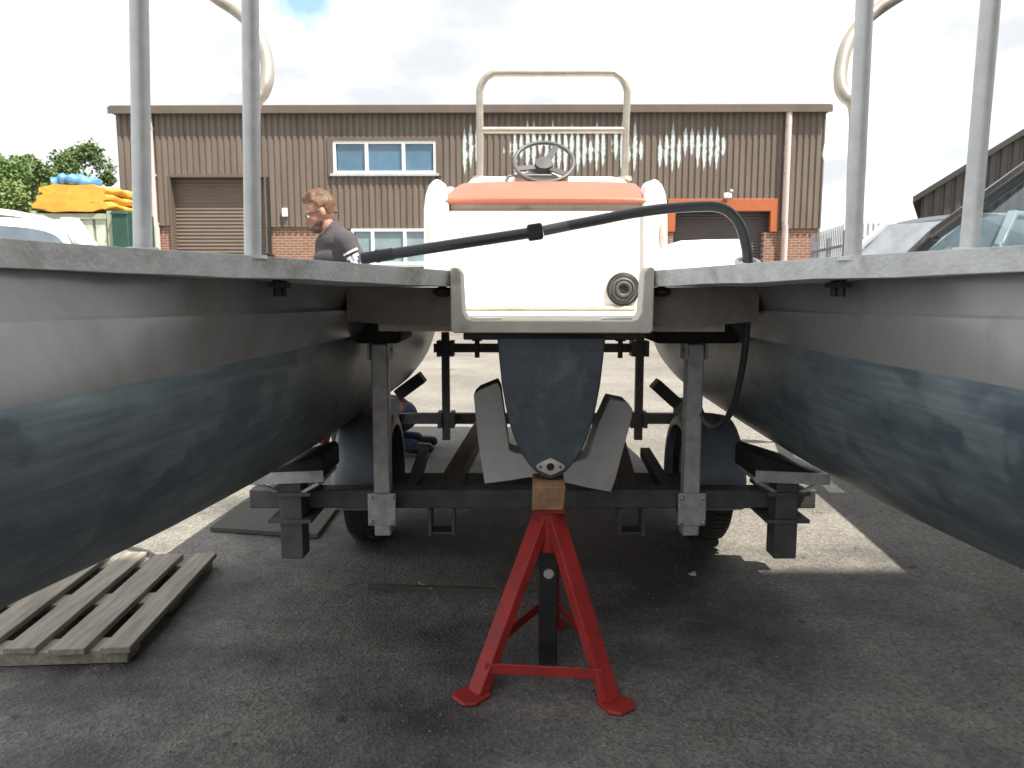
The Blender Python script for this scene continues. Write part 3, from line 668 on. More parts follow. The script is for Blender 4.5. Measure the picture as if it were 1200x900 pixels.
c = MB(); c.span((tx(133, CY), CY - .1, 0), (tx(152, CY), CY + 1, P(140, 248, CY).z)); c.span((tx(132, CY), CY - .13, P(140, 252, CY).z), (tx(153, CY), CY - .1, P(140, 250, CY).z))
tag(obj('bin', c, M_DGREEN, bevel=.03, origin=(tx(142, CY), CY, 0)), 'dark green metal bin between the cage container and the workshop', 'bin')

# ------------------------------------------------------------------ cars
def car(name, label, loc, rz, paint, glass, L=4.3, Wd=1.8, H=1.6, belt=.98, a0=.95, a1=.25, c1=-1.55, c0=-2.0, hood=.92, wr=.56, roofb=.05, pillar=.085, panel=False):
    t = thing(name, label, 'car', loc, rz, None)
    M = ROOT[t.name]; hw = Wd / 2
    def o_(nm, mb, m, par=t, **k):
        mb.v = [M @ v for v in mb.v]; return obj(nm, mb, m, par, **k)
    # body: lofted stations
    st = [(-L/2, .38, .8, .8), (-L/2 + .12, .28, .92, .93), (-L/2 + .6, .25, belt, 1), (-.3, .22, belt, 1.0), (a0 - .1, .22, belt - .01, 1), (a0 + .35, .24, hood, .99), (L/2 - .35, .26, hood - .1, .95), (L/2 - .08, .3, hood - .25, .86), (L/2, .36, hood - .36, .78)]
    secs = []
    for x, zb, ztp, k in st:
        w = hw * k; ring = []
        prof = [(.0, zb), (.75, zb), (.95, zb + .1), (1.0, lerp(zb, ztp, .5)), (.985, lerp(zb, ztp, .8)), (.94, ztp - .02), (.88, ztp + .005), (.45, ztp + .03), (0, ztp + .04)]
        ring = [(x, u * w, z) for u, z in prof] + [(x, -u * w, z) for u, z in reversed(prof[1:-1])]
        secs.append(ring)
    b = MB(); b.loft(secs); body = o_('body', b, paint, sharp=50)
    # roof
    rw = hw * .74; nb = 8; secs = []
    for i in range(nb + 1):
        x = lerp(a1, c1, i / nb); e = 1 - abs(2 * i / nb - 1) ** 3; ring = []
        for j in range(9):
            s_ = j / 8 * 2 - 1; ring.append((x, s_ * rw, H - .055 + .04 * e + roofb * (1 - s_ * s_) - .02 * abs(s_) ** 6))
        ring += [(x, s_ * rw, H - .085 + .04 * e + roofb * .8 * (1 - s_ * s_)) for s_ in [j / 4 - 1 for j in range(8, -1, -1)]]
        secs.append(ring)
    b = MB(); b.loft(secs); o_('roof', b, paint, sharp=60)
    zr = H - .05; bw = hw * .9
    for s in (-1, 1):
        A0, A1 = Vector((a0, s * bw, belt)), Vector((a1, s * rw, zr)); C0, C1 = Vector((c0, s * bw, belt)), Vector((c1, s * rw, zr))
        bm_ = (a0 + c0) / 2 - .05; B0, B1 = Vector((bm_, s * bw, belt)), Vector((bm_ - .08, s * rw, zr))
        for (p, q, w) in ((A0, A1, pillar), (C0, C1, pillar * 1.6)):
            p_ = MB()
            mid = (p + q) / 2 + Vector((.03 if p is A0 else -.04, s * .035, .03))
            p_.bar(p, mid, w, .06); p_.bar(mid, q + (q - mid) * .05, w, .06); p_.ball(mid, (w * .5, .04, .04)); o_('pillar', p_, paint, bevel=.015)
        p_ = MB(); p_.bar(B0, B1, .09, .04, (0, 1, 0)); o_('pillar', p_, M_PLAST)
        p_ = MB(); p_.bar(A1, C1, .06, .06); o_('roof_rail', p_, paint, bevel=.02)
        e = Vector((0, s * .012, 0))
        for nm, q in (('side_window', [A0, B0, B1, A1]), ('side_window', [B0, C0, C1, B1])):
            gq = MB(); gq.add(q, [(0, 1, 2, 3)]); o_(nm, gq, glass)
        p_ = MB(); p_.bar(A0 + e, C0 + e, .03, .03); o_('window_trim', p_, M_PLAST)
        m_ = MB(); mx_ = a0 - .22; m_.ball((mx_, s * (hw + .12), belt + .1), (.07, .13, .095)); m_.bar((mx_, s * (hw - .08), belt + .02), (mx_, s * (hw + .06), belt + .07), .05, .04); o_('mirror', m_, paint)
        h_ = MB(); h_.span((bm_ + .12, s * (hw * .985), belt - .2), (bm_ + .3, s * (hw + .025), belt - .165)); o_('door_handle', h_, M_PLAST, bevel=.008)
        l_ = MB(); l_.ball((L/2 - .2, s * hw * .66, hood - .26), (.14, .2, .08)); o_('headlight', l_, M_CHROME)
        l_ = MB(); l_.ball((-L/2 + .1, s * hw * .76, belt - .2), (.07, .12, .14)); o_('tail_light', l_, M_REDL)
        for wx in (L/2 - .85, -L/2 + .8):
            Mx = Matrix.Translation((wx, s * (hw - .1), .32)) @ Matrix.Rotation(R(90), 4, 'X')
            ty = MB(); ty.lathe([(.2, -.1), (.3, -.105), (.325, -.07), (.325, .07), (.3, .105), (.2, .1)], Mx); w_ = o_('wheel', ty, M_TYRE)
            rm = MB(); rm.lathe([(.21, -.08), (.2, .08), (.1, .085 * 1), (.0, .06)], Mx, 20); rm.lathe([(.21, -.08), (.0, -.07)], Mx, 20); o_('rim', rm, M_CHROME, w_)
    for nm, q in (('windscreen', [(a0, bw, belt), (a0, -bw, belt), (a1, -rw, zr), (a1, rw, zr)]), ('rear_window', [(c0 + (.06 if panel else 0), bw, belt), (c0, -bw, belt), (c1, -rw, zr), (c1, rw, zr)])):
        gq = MB(); gq.add([Vector(p) for p in q], [(0, 1, 2, 3)]); o_(nm, gq, glass)
    if panel:   # painted tailgate with a rounded window let into it
        pb = MB(); pb.add([(c0 - .012, bw + .02, belt), (c0 - .012, -bw - .02, belt), (c1 - .012, -rw - .02, zr + .015), (c1 - .012, rw + .02, zr + .015), (c0 + .05, bw, belt), (c0 + .05, -bw, belt), (c1 + .05, -rw, zr), (c1 + .05, rw, zr)], [(0, 1, 2, 3), (4, 7, 6, 5), (0, 3, 7, 4), (1, 5, 6, 2), (3, 2, 6, 7), (0, 4, 5, 1)]); tg_ = o_('tailgate', pb, paint, bevel=.03, seg=4)
        gq = MB(); n = 40; ring = []
        for i in range(n):
            th = 2 * math.pi * i / n; u = math.copysign(abs(math.cos(th)) ** .5, math.cos(th)) * .86; w = .5 + math.copysign(abs(math.sin(th)) ** .5, math.sin(th)) * .39
            ring.append((lerp(c0, c1, w) - .04, u * lerp(bw, rw, w), lerp(belt, zr, w)))
        gq.prism(ring, Vector((.02, 0, 0))); o_('tailgate_glass', gq, mat('dark_tailgate_glass', (.1, .13, .16), .1, var=.4, scale=2), tg_)
    for x in (.15, -1.0):
        for s in (-.4, .4):
            se = MB(); se.box((x - .15, s, .95), (.14, .46, .62), Euler((0, R(-14), 0))); se.box((x - .24, s, 1.33), (.09, .24, .16)); o_('seat', se, M_DARK, bevel=.04)
    bu = MB(); bu.bar((L/2 - .0, -hw * .7, .42), (L/2 - .0, hw * .7, .42), .1, .16); o_('bumper', bu, M_PLAST, bevel=.03)
    return t
car('parked_car', 'dark grey tall car close by on the right, its sloping windscreen pillar above the deck', (3.32, 3.12, 0), R(84.6), M_DARKCAR, M_CARGLASS, L=5.0, Wd=2.0, H=1.94, belt=1.14, a0=2.6, a1=.62, c1=-1.7, c0=-2.1, hood=1.0)
car('parked_car', 'silver-white car with pale windscreen parked past the dark grey car', (4.95, 8.15, 0), R(207), M_GREYCAR, mat('pale_car_glass', (.26, .29, .33), .12, var=.35, scale=2), L=4.3, Wd=1.8, H=1.95, belt=1.22, a0=1.35, a1=.7, c1=-1.7, c0=-2.05, hood=1.1)
car('parked_car', 'white rounded car parked in front of the trees on the left', (-4.8, 6.98, 0), R(122), M_CARWHITE, M_CARGLASSD, L=4.3, Wd=1.8, H=1.76, belt=1.22, a0=1.2, a1=.5, c1=-1.75, c0=-2.1, hood=1.0, panel=True, pillar=.09, roofb=.09)

# ------------------------------------------------------------------ the boat
BO = Vector((.12, 2.35, 0)); BR = R(-1.8)
boat = thing('catamaran', 'weathered white twin-hulled motor boat with blue-grey bottoms sitting on the trailer', 'boat', BO, BR)
MBt = ROOT[boat.name]; MBi = MBt.inverted()
def Bp(u, v, z): return MBt @ Vector((u, v, z))
def deck_z(v): return interp([(-2.2, 1.298), (-1.1, 1.282), (0, 1.257), (4, 1.257)], v)
U_IN = [(-2.2, 1.02), (-1.6, .975), (-1.2, .915), (-1.05, .86), (-.9, .775), (-.7, .635), (-.42, .49), (-.2, .385), (-.04, .303)]
U_OUT = [(-2.2, 1.36), (-1.2, 1.31), (0, 1.18), (1.2, 1.17), (2.0, 1.14), (2.7, 1.08), (3.4, 1.0), (3.95, .93)]
H_IN = [(-2.2, 1.05), (-1.5, 1.0), (-1.2, .95), (-1.05, .9), (-.9, .83), (-.7, .735), (-.42, .67), (-.1, .625), (.4, .61), (4, .62)]
W_IN = [(-2.2, .87), (-1.3, .81), (0, .735), (2, .725), (3.2, .77), (3.9, .86)]
K_U = [(-2.2, 1.25), (-1.2, 1.2), (-.4, 1.1), (.6, 1.02), (2.5, .98), (3.9, .92)]
K_Z = [(-2.2, .6), (-1.2, .575), (-.4, .555), (.3, .55), (2.5, .575), (3.1, .63), (3.6, .77), (3.9, .95)]
ZWL = 1.03
def hull(s):
    secs = []; vs = [-2.2 + i * .15 for i in range(41)] + [3.9]
    n = 10
    for v in vs:
        if v > 3.9: continue
        uo = sinterp(U_OUT, v) - .03; hi = sinterp(H_IN, v); wi = sinterp(W_IN, v); ku = sinterp(K_U, v); kz = sinterp(K_Z, v)
        zw = max(ZWL, kz + .03); zs = deck_z(v) - .02
        wo = max(ku + .02, uo - .06)
        ring = [(hi, zs), (lerp(hi, wi, .44), lerp(zs, zw, .46)), (lerp(hi, wi, .46) - .016, lerp(zs, zw, .485)), (lerp(hi, wi, .6) - .017, lerp(zs, zw, .6)), (wi, zw)]
        for i in range(1, n):
            a = math.pi / 2 * i / n; ring.append((ku + (wi - ku) * math.cos(a) ** 1.12, zw + (kz - zw) * math.sin(a) ** 1.05))
        ring.append((ku, kz))
        for i in range(1, 6):
            a = math.pi / 2 * i / 6; ring.append((ku + (wo - ku) * (i / 6) ** 1.5, kz + (zw - kz) * (i / 6)))
        ring += [(wo, zw), (lerp(wo, uo, .5), lerp(zw, zs, .5)), (uo, zs)]
        secs.append([Bp(s * u, v, z) for u, z in ring])
    m = MB(); npt = len(secs[0])
    mis = [0] * 4 + [1] * (n + 6) + [0] * 3
    m.loft(secs, closed=True, caps=True, mis=mis[:npt] + [0] * (npt - len(mis)))
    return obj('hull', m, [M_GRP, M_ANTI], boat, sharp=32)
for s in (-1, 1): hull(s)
LIPT = .047
def deck_side(s):
    secs = []
    vs = [-2.2 + i * .09 for i in range(24)] + [-.04]
    for v in sorted(vs):
        a = sinterp(U_IN, v); b = sinterp(U_OUT, v) + .02; z = deck_z(v); j = .004 * mnoise.noise(Vector((v * 6, s * 3, 0)))
        secs.append([Bp(s * (a + j), v, z), Bp(s * (a + .006 + j), v, z - LIPT + j), Bp(s * b, v, z - LIPT), Bp(s * b, v, z)])
    for v in (.07, .0702, .3, .7, 1.15):
        a = .303 if v < .0701 else .47; b = sinterp(U_OUT, v) + .02; z = deck_z(v)
        secs.append([Bp(s * a, v, z), Bp(s * a, v, z - LIPT), Bp(s * b, v, z - LIPT), Bp(s * b, v, z)])
    m = MB(); m.loft(secs); return obj('side_deck', m, M_LIP, boat, bevel=.007)
for s in (-1, 1): deck_side(s)
secs = []
for v in [1.152 + .25 * i for i in range(12)]:
    b = sinterp(U_OUT, v) + .02; z = deck_z(v)
    secs.append([Bp(-b, v, z), Bp(-b, v, z - LIPT), Bp(b, v, z - LIPT), Bp(b, v, z)])
m = MB(); m.loft(secs); obj('foredeck', m, M_LIP, boat, bevel=.007)
for s in (-1, 1):   # bridge between hull and motor well
    m = MB(); zt_ = 1.209
    secs = [[Bp(s * (.303 if v < .1401 else .5), v, zt_), Bp(s * (.303 if v < .1401 else .5), v, 1.088), Bp(s * .51, v, 1.092), Bp(s * .64, v, 1.104), Bp(s * .64, v, zt_)] for v in (.05, .14, .1402, 1.0, 2.2, 3.5)]
    m.loft(secs); obj('bridge_beam', m, M_BLOCK, boat, bevel=.008)
    k = MB(); k.ball(Bp(s * .335, .02, 1.195), (.03, .04, .016)); obj('grab_fitting', k, M_PLAST, boat)
    k = MB()
    for d in (-.022, .022):
        k.tube([Bp(s * (sinterp(H_IN, -.52) - .03), -.52 + d, 1.225), Bp(s * (sinterp(H_IN, -.52) - .03), -.52 + d, 1.185)], .009, 10)
    k.box(Bp(s * (sinterp(H_IN, -.52) - .03), -.52, 1.212), (.03, .08, .012)); obj('rail_bolt', k, M_PLAST, boat)
# motor well: floor and two cheeks
m = MB(); z0, z1 = 1.07, 1.108
pr = [(-.302, 1.262), (-.296, 1.267), (-.284, 1.267), (-.272, 1.25), (-.266, 1.135), (-.255, 1.116), (-.24, 1.11), (.24, 1.11), (.255, 1.116), (.266, 1.135), (.272, 1.25), (.284, 1.267), (.296, 1.267), (.302, 1.262), (.302, 1.08), (.293, 1.072), (-.293, 1.072), (-.302, 1.08)]
m.loft([[Bp(u, v, z) for u, z in pr] for v in (-.055, .0, .06)])
well = obj('motor_well', m, M_CREAM, boat, bevel=.006)
m = MB(); m.span((-.56, .1405, 1.067), (.56, 1.3, 1.1085)); m.span((-.293, .0605, 1.073), (.293, .1404, 1.1085)); m.v = [MBt @ v for v in m.v]; obj('well_floor', m, M_CREAM, boat)
for u in (-.2, .2):
    m = MB(); m.box(Bp(u, .02, 1.113), (.09, .05, .008), Euler((0, 0, BR)))
    obj('latch_plate', m, M_CHROME, well, bevel=.002)
m = MB(); m.span(Vector((-.27, .0, 1.048)), Vector((.27, .3, 1.071))); m.v = [MBt @ v for v in m.v]; obj('floor_bearer', m, M_PLAST, boat, bevel=.004)
for u in (-.235, .222):
    m = MB(); m.tube([Bp(u, .1, 1.05), Bp(u, .1, .985)], .008, 8); m.box(Bp(u, .1, 1.045), (.03, .03, .012)); obj('drain_tail', m, M_PLAST, boat)
# centre pod
PODS = [(.457, .167), (.42, .164), (.36, .158), (.30, .152), (.235, .141), (.18, .129), (.13, .113), (.085, .093), (.05, .07), (.025, .048), (.008, .025), (0, 0.004)]
secs = []
for v, kx, zb in ((0, 1, .612), (.8, 1, .612), (1.8, .95, .62), (2.6, .7, .7), (3.1, .3, .85)):
    pr = [(-w * kx, lerp(zb, 1.07, h / .457)) for h, w in PODS] + [(w * kx, lerp(zb, 1.07, h / .457)) for h, w in reversed(PODS)]
    secs.append([Bp(u, v, z) for u, z in pr])
m = MB(); m.loft(secs)
M_POD = mat('blue_black_antifoul', (.06, .078, .098), .42, var=.4, scale=5, bump=.12, bscale=40, dirt=(.16, .185, .2), dirt_amt=.7, dirt_scale=9, dirt_lo=.52)
pod = obj('centre_pod', m, M_POD, boat, bevel=.006, sharp=40)
Mf = Matrix.Translation(Bp(.0, -.002, .654)) @ Matrix.Rotation(BR, 4, 'Z') @ Matrix.Rotation(R(90), 4, 'X')
m = MB(); n = 36; vs = []; fs = []
def oval(t): # flange with two ears
    c_, s_ = math.cos(t), math.sin(t); return (.021 * c_ + .023 * math.copysign(abs(c_) ** 2.4, c_), .027 * s_ * (1 - .25 * abs(c_)))
for k in range(n):
    t = 2 * math.pi * k / n; x, y = oval(t); hx, hy = .0125 * math.cos(t), .0125 * math.sin(t)
    vs += [Mf @ Vector((x, y, 0)), Mf @ Vector((x, y, .008)), Mf @ Vector((hx, hy, .009)), Mf @ Vector((hx, hy, 0))]
for k in range(n):
    a = 4 * k; b = 4 * ((k + 1) % n)
    for i in range(3): fs.append((a + i, b + i, b + i + 1, a + i + 1))
m.add(vs, fs); fl = obj('drain_flange', m, mat('bronze_flange', (.6, .57, .5), .4, .4, var=.15, scale=40), pod)
m = MB(); m.tube([Mf @ Vector((0, 0, .001)), Mf @ Vector((0, 0, .004))], .0125, 20); obj('drain_hole', m, M_DARK, fl)
for x in (-.031, .031):
    m = MB(); m.tube([Mf @ Vector((x, 0, .007)), Mf @ Vector((x, 0, .011))], .005, 8); obj('screw', m, M_GALVD, fl)
# seat pod with wings, cushion, console
SY = 3.45
def PB(px, py, Y): return P(px, py, Y)
m = MB(); p0 = P(526, 362, SY); p1 = P(757, 246, SY)
zb_ = 1.10
m.span((p0.x, SY, zb_), (p1.x, SY + .5, p1.z)); seat = obj('seat_box', m, M_GRPC, boat, bevel=.012)
m = MB(); m.span((p0.x + .01, SY + .02, p1.z - .001), (p1.x - .01, SY + .46, P(600, 239, SY).z)); obj('seat_seam', m, M_CREAM, seat)
m = MB(); m.span((p0.x + .07, SY - .016, zb_ + .012), (p1.x - .04, SY - .001, zb_ + .03)); obj('seat_skirt', m, M_CREAM, seat, bevel=.004)
zc0 = P(600, 239, SY - .02).z; zc1 = P(600, 233, SY - .02).z
secs = []
for (y, xl, xr_, zlo, zhi) in ((SY - .012, 520, 759, 238.5, 234), (SY - .004, 519.5, 760, 239, 232.5), (SY + .06, 524, 757, None, 227.5), (SY + .2, 533, 750, None, 219.5), (SY + .3, 541, 745, None, 215.2), (SY + .36, 545, 741, None, 214.5)):
    a = P(xl, zhi, y); b = P(xr_, zhi, y); z0_ = P(600, zlo, y).z if zlo else zc0 + .004
    ring = []
    for j in range(13):
        t = j / 12; ring.append((lerp(a.x, b.x, t), y, a.z + .008 * (1 - (2*t-1) ** 4)))
    ring += [(b.x, y, z0_), (a.x, y, z0_)]
    secs.append(ring)
m = MB(); m.loft(secs); obj('cushion', m, M_ORANGE, boat, bevel=.006, sharp=45)
# the two wings (side shells of the seat pod)
for s in (-1, 1):
    cxw = 639.5
    prof = [(-143, 362), (-143, 245), (-141, 228), (-137, 217), (-131, 210.5), (-126, 210), (-121, 213), (-117, 222), (-113.5, 240), (-113.5, 362)]
    m = MB(); secs = []
    for y, dzz in ((SY - .012, 0), (SY + .15, .012), (SY + .3, -.03), (SY + .44, -.03), (SY + .6, .03), (SY + .75, .07)):
        ring = []
        for dx, py in prof:
            q = P(cxw + dx * (1 if s < 0 else -1), py, SY - .012); ring.append((q.x, y, (zb_ + .0) if py == 362 else max(zb_ + .1, q.z + dzz * (1 if py < 240 else 0))))
        secs.append(ring)
    m.loft(secs); w_ = obj('seat_wing', m, M_GRPC, boat, bevel=.008, sharp=40)
    if s > 0:
        m = MB(); q = P(753, 226, SY + .2); m.box((q.x + .048, SY + .2, q.z - .03), (.008, .18, .1)); obj('switch_panel', m, M_ALU, w_)
        m = MB(); m.box((q.x + .042, SY + .17, q.z - .02), (.01, .04, .03)); obj('switch', m, M_REDL, w_)
    m = MB(); q = P(503.5 if s < 0 else 775.5, 276, SY - .012)
    m.ball((q.x, SY - .012, q.z), (.013, .006, .055)); obj('hand_hold', m, M_CREAM, w_)
m = MB(); c0_ = P(548, 216, SY + .62); c1_ = P(734, 206, SY + .62)
secs = []
for y, z, k in ((SY + .5, c1_.z - .05, 1.0), (SY + .56, c1_.z - .012, .985), (SY + .66, c1_.z, .97), (SY + .95, c1_.z + .01, .9), (SY + 1.15, c1_.z - .06, .86), (SY + 1.3, c1_.z - .25, .85)):
    cxm = (c0_.x + c1_.x) / 2; hw_ = (c1_.x - c0_.x) / 2 * k
    secs.append([(cxm - hw_ * 1.08, y, 1.255), (cxm - hw_ * 1.06, y, z - .06), (cxm - hw_ * .96, y, z - .012), (cxm - hw_ * .8, y, z), (cxm + hw_ * .8, y, z), (cxm + hw_ * .96, y, z - .012), (cxm + hw_ * 1.06, y, z - .06), (cxm + hw_ * 1.08, y, 1.255)])
m.loft(secs); console = obj('console', m, M_GRPC, boat, bevel=.01, sharp=50)
# dash panel with a rounded dark outline
m = MB(); m.box(P(634, 212, SY + .5) + Vector((0, 0, .012)), (.27, .06, .05), Euler((R(35), 0, 0))); obj('dash_panel', m, M_CREAM, console, bevel=.012)
m = MB(); pts = [P(591, 216, SY + .46), P(594, 210, SY + .46), P(600, 206, SY + .46), P(640, 205.5, SY + .46), P(650, 207, SY + .46), P(657, 216, SY + .46)]
m.tube(smooth_path(pts, 5), .006, 8); obj('dash_gasket', m, M_FEND, console)
# steering wheel: rim, three spokes, hub, column
WC = P(637.5, 190, SY + .48)
tilt = Euler((R(49), 0, 0)).to_matrix().to_4x4()
Mwh = Matrix.Translation(WC) @ tilt
sw = MB(); rr_ = 34 / 900 * (SY + .48) * .995; pts = [Mwh @ Vector((rr_ * math.cos(2*math.pi*k/40), rr_ * math.sin(2*math.pi*k/40), 0)) for k in range(41)]
sw.tube(pts, .0105, 12, cap=False); swo = obj('steering_wheel', sw, mat('grey_wheel_rim', (.1, .1, .105), .45, var=.1), boat)
hub = MB(); hub.lathe([(.0, .0), (.043, -.002), (.046, -.012), (.05, -.045), (.045, -.055), (0, -.055)], Mwh, 24); obj('hub', hub, M_WHEELD, swo)
for a in (200, 320, 62):
    k = MB(); d = Vector((math.cos(R(a)), math.sin(R(a)), 0)); k.bar(Mwh @ (d * .035 + Vector((0, 0, -.02))), Mwh @ (d * (rr_ - .004)), .034, .008, tilt.to_3x3() @ Vector((0, 0, 1))); obj('spoke', k, M_WHEELD, swo, bevel=.003)
k = MB(); k.tube([Mwh @ Vector((0, 0, -.05)), Mwh @ Vector((0, 0, -.12))], .055, 16); obj('column', k, M_BLACK, swo)
# windscreen hoop on the console
HY = SY + .68
def hp(px, py, y=HY): return P(px, py, y)
pts = [hp(562, 226), hp(562.5, 190), hp(562.5, 150), hp(562, 114), hp(562.5, 104), hp(567, 94), hp(575, 87.5), hp(586, 85.5), hp(640, 85.5), hp(712, 85.5), hp(722, 87.5), hp(730, 94), hp(734.5, 104), hp(735, 114), hp(733.5, 150), hp(732.5, 190), hp(731.5, 226)]
k = MB(); k.tube(smooth_path(pts, 6), .0185, 14); hoop = obj('guard_hoop', k, M_STEELB, boat)
k = MB(); k.tube([hp(563, 152.5), hp(733, 152.5)], .0165, 14); obj('cross_tube', k, M_STEELB, hoop)
for px in (562, 732):
    k = MB(); q = hp(px, 217); k.lathe([(.0, .02), (.035, .02), (.04, 0), (0, 0)], Matrix.Translation((q.x, q.y, c1_.z - .015)), 18); obj('foot_flange', k, M_STEELB, hoop)
# grommet on the seat box
q = P(730, 339, SY)
Mg = Matrix.Translation((q.x, SY, q.z)) @ Matrix.Rotation(R(90), 4, 'X')
k = MB(); k.lathe([(.0, 0), (.07, 0), (.07, .012), (.062, .018), (.054, .014), (.05, .022), (.044, .028), (.039, .022), (.034, .034), (.028, .036), (.024, .03), (.0, .008)], Mg, 36)
gm = obj('cable_grommet', k, mat('grey_boot', (.1, .1, .1), .5, var=.15, scale=30), seat)
k = MB(); k.lathe([(.072, .001), (.074, .01), (.067, .018), (.064, .012)], Mg, 36); obj('grommet_ring', k, M_PLAST, gm)
k = MB(); k.lathe([(.023, .027), (0.0, .026)], Mg, 24); obj('grommet_hole', k, M_DARK, gm)
# handrails on the side decks
def rail_post(px_t, py_t, px_b, py_b, Y, r):
    a = P(px_b, py_b, Y); d = (P(px_t, py_t, Y) - a); return a, d.normalized()
for s, posts, loop in (
    (-1, ((162.5, 0, 167, 290, 1.56), (293, 0, 296, 299, 1.68)), [(296, 322, 2.62), (297, 220, 2.62), (297, 140, 2.62), (300, 119, 2.62), (307, 110, 2.63), (312, 97, 2.64), (313.5, 80, 2.66), (310, 60, 2.68), (302, 40, 2.7), (290, 24, 2.71), (275, 11, 2.72), (258, 0, 2.72), (235, -16, 2.74), (180, -50, 2.76)]),
    (1, ((1161, 0, 1136, 290, 1.56), (1013.5, 0, 999, 301, 1.68)), [(998, 322, 2.62), (1000, 220, 2.62), (1003, 140, 2.62), (999, 119, 2.62), (992, 114, 2.63), (986, 104, 2.64), (985, 85, 2.66), (989, 63, 2.68), (997, 44, 2.7), (1010, 27, 2.71), (1025, 14, 2.72), (1045, 0, 2.72), (1075, -18, 2.74), (1130, -50, 2.76)])):
    tops = []
    rl = MB(); r_ = .0178
    path = []
    for i, (a, b, c_, d, Y) in enumerate(posts):
        base, dr = rail_post(a, b, c_, d, Y, r_); base = base + Vector((0, 0, -.012)); tops.append((base, base + dr * .86))
    (b0, t0), (b1, t1) = tops
    mid = (t0 + t1) / 2 + Vector((0, 0, .1))
    path = [b0, lerp(b0, t0, .3), lerp(b0, t0, .7), t0, lerp(t0, mid, .45) + Vector((0, 0, .035)), lerp(t1, mid, .45) + Vector((0, 0, .035)), t1, lerp(b1, t1, .7), lerp(b1, t1, .3), b1]
    rl.tube(smooth_path(path, 8), r_, 16); ro = obj('hand_rail', rl, M_ALU, boat)
    lp = MB(); lp.tube(smooth_path([P(*q) for q in loop], 6), .022, 14); obj('rail_loop', lp, M_STEELB, ro)
    for b_ in (b0, b1):
        k = MB(); k.lathe([(0, .008), (.03, .008), (.032, 0), (0, 0)], Matrix.Translation((b_.x, b_.y, b_.z + .004)), 18); obj('foot_flange', k, M_ALU, ro)
k = MB(); q = P(311, 299, 1.72); k.ball((q.x, q.y, q.z - .003), (.022, .012, .008)); obj('deck_cleat', k, M_PLAST, boat)
# white locker on the starboard deck
LY = 4.25
a = P(776, 310, LY); m = MB()
pr = [P(772, 312, LY), P(781, 291, LY), P(798, 282, LY), P(830, 280.5, LY), P(866, 280, LY), P(871, 282, LY), P(871.5, 312, LY)]
m.prism([(p.x, LY, max(p.z, 1.255) if i not in (0, 6) else 1.255) for i, p in enumerate(pr)], (0, .6, 0)); obj('deck_locker', m, M_GRPC, boat, bevel=.012)

# ------------------------------------------------------------------ hose lance lying across the well
hs = thing('hose_lance', 'long black hose lance lying across the motor well, hooked down at its right end', 'hose', P(640, 275, 2.45), 0)
HYY = 2.46
pA = P(424, 303, HYY); pB = P(627, 272, HYY); pC = P(666, 264.5, HYY)
k = MB(); k.tube([lerp(pA, pB, .08), pB], .0175, 16); obj('lance_tube', k, M_POLE, hs)
k = MB(); d = (pB - pA).normalized(); k.tube([pA, pA + d * .045], .0185, 14); k.tube([pA + d * .045, pA + d * .058], .021, 14); k.tube([pA + d * .058, pA + d * .1], .0195, 14); obj('end_fitting', k, M_BLACK, hs)
k = MB(); k.box(pB, (.048, .05, .05), Euler((0, -math.asin(d.z), 0))); obj('coupling', k, M_RUB, hs, bevel=.007)
k = MB(); k.tube([pB + d * .026, pC], .0165, 16); obj('sleeve', k, mat('grey_sleeve', (.13, .14, .15), .35, .3), hs)
hpts = [(664, 264.8, 2.46), (700, 258, 2.46), (740, 250, 2.46), (780, 244.5, 2.46), (815, 242, 2.46), (838, 242, 2.46), (854, 248, 2.46), (866, 262, 2.47), (873, 282, 2.48), (876, 302, 2.48), (876, 330, 2.47), (875.5, 360, 2.47), (874, 400, 2.5), (868, 440, 2.55), (858, 478, 2.62), (846, 498, 2.68), (834, 500, 2.78), (825, 490, 2.95), (819, 475, 3.12), (812, 450, 3.2), (806, 420, 3.2)]
pts = smooth_path([P(*q) for q in hpts], 6); n = len(pts)
rad = [(.0165 if i < 54 else .0165 - .005 * min(1, (i - 54) / 12)) for i in range(n)]
k = MB(); k.tube(pts, rad, 14); obj('hose', k, M_HOSE, hs)
k = MB(); q = P(876, 312, 2.48); k.tube([q + Vector((.034 * math.cos(t), .034 * math.sin(t), .012 + .012 * math.sin(t))) for t in [2*math.pi*i/28 for i in range(29)]], .008, 10, cap=False); obj('hook_ring', k, M_ALU, hs)
k = MB(); q = P(875, 355, 2.47); k.tube([q + Vector((0, 0, .05)), q + Vector((0, 0, -.05))], [.022, .03], 14); obj('bend_collar', k, M_RUB, hs)

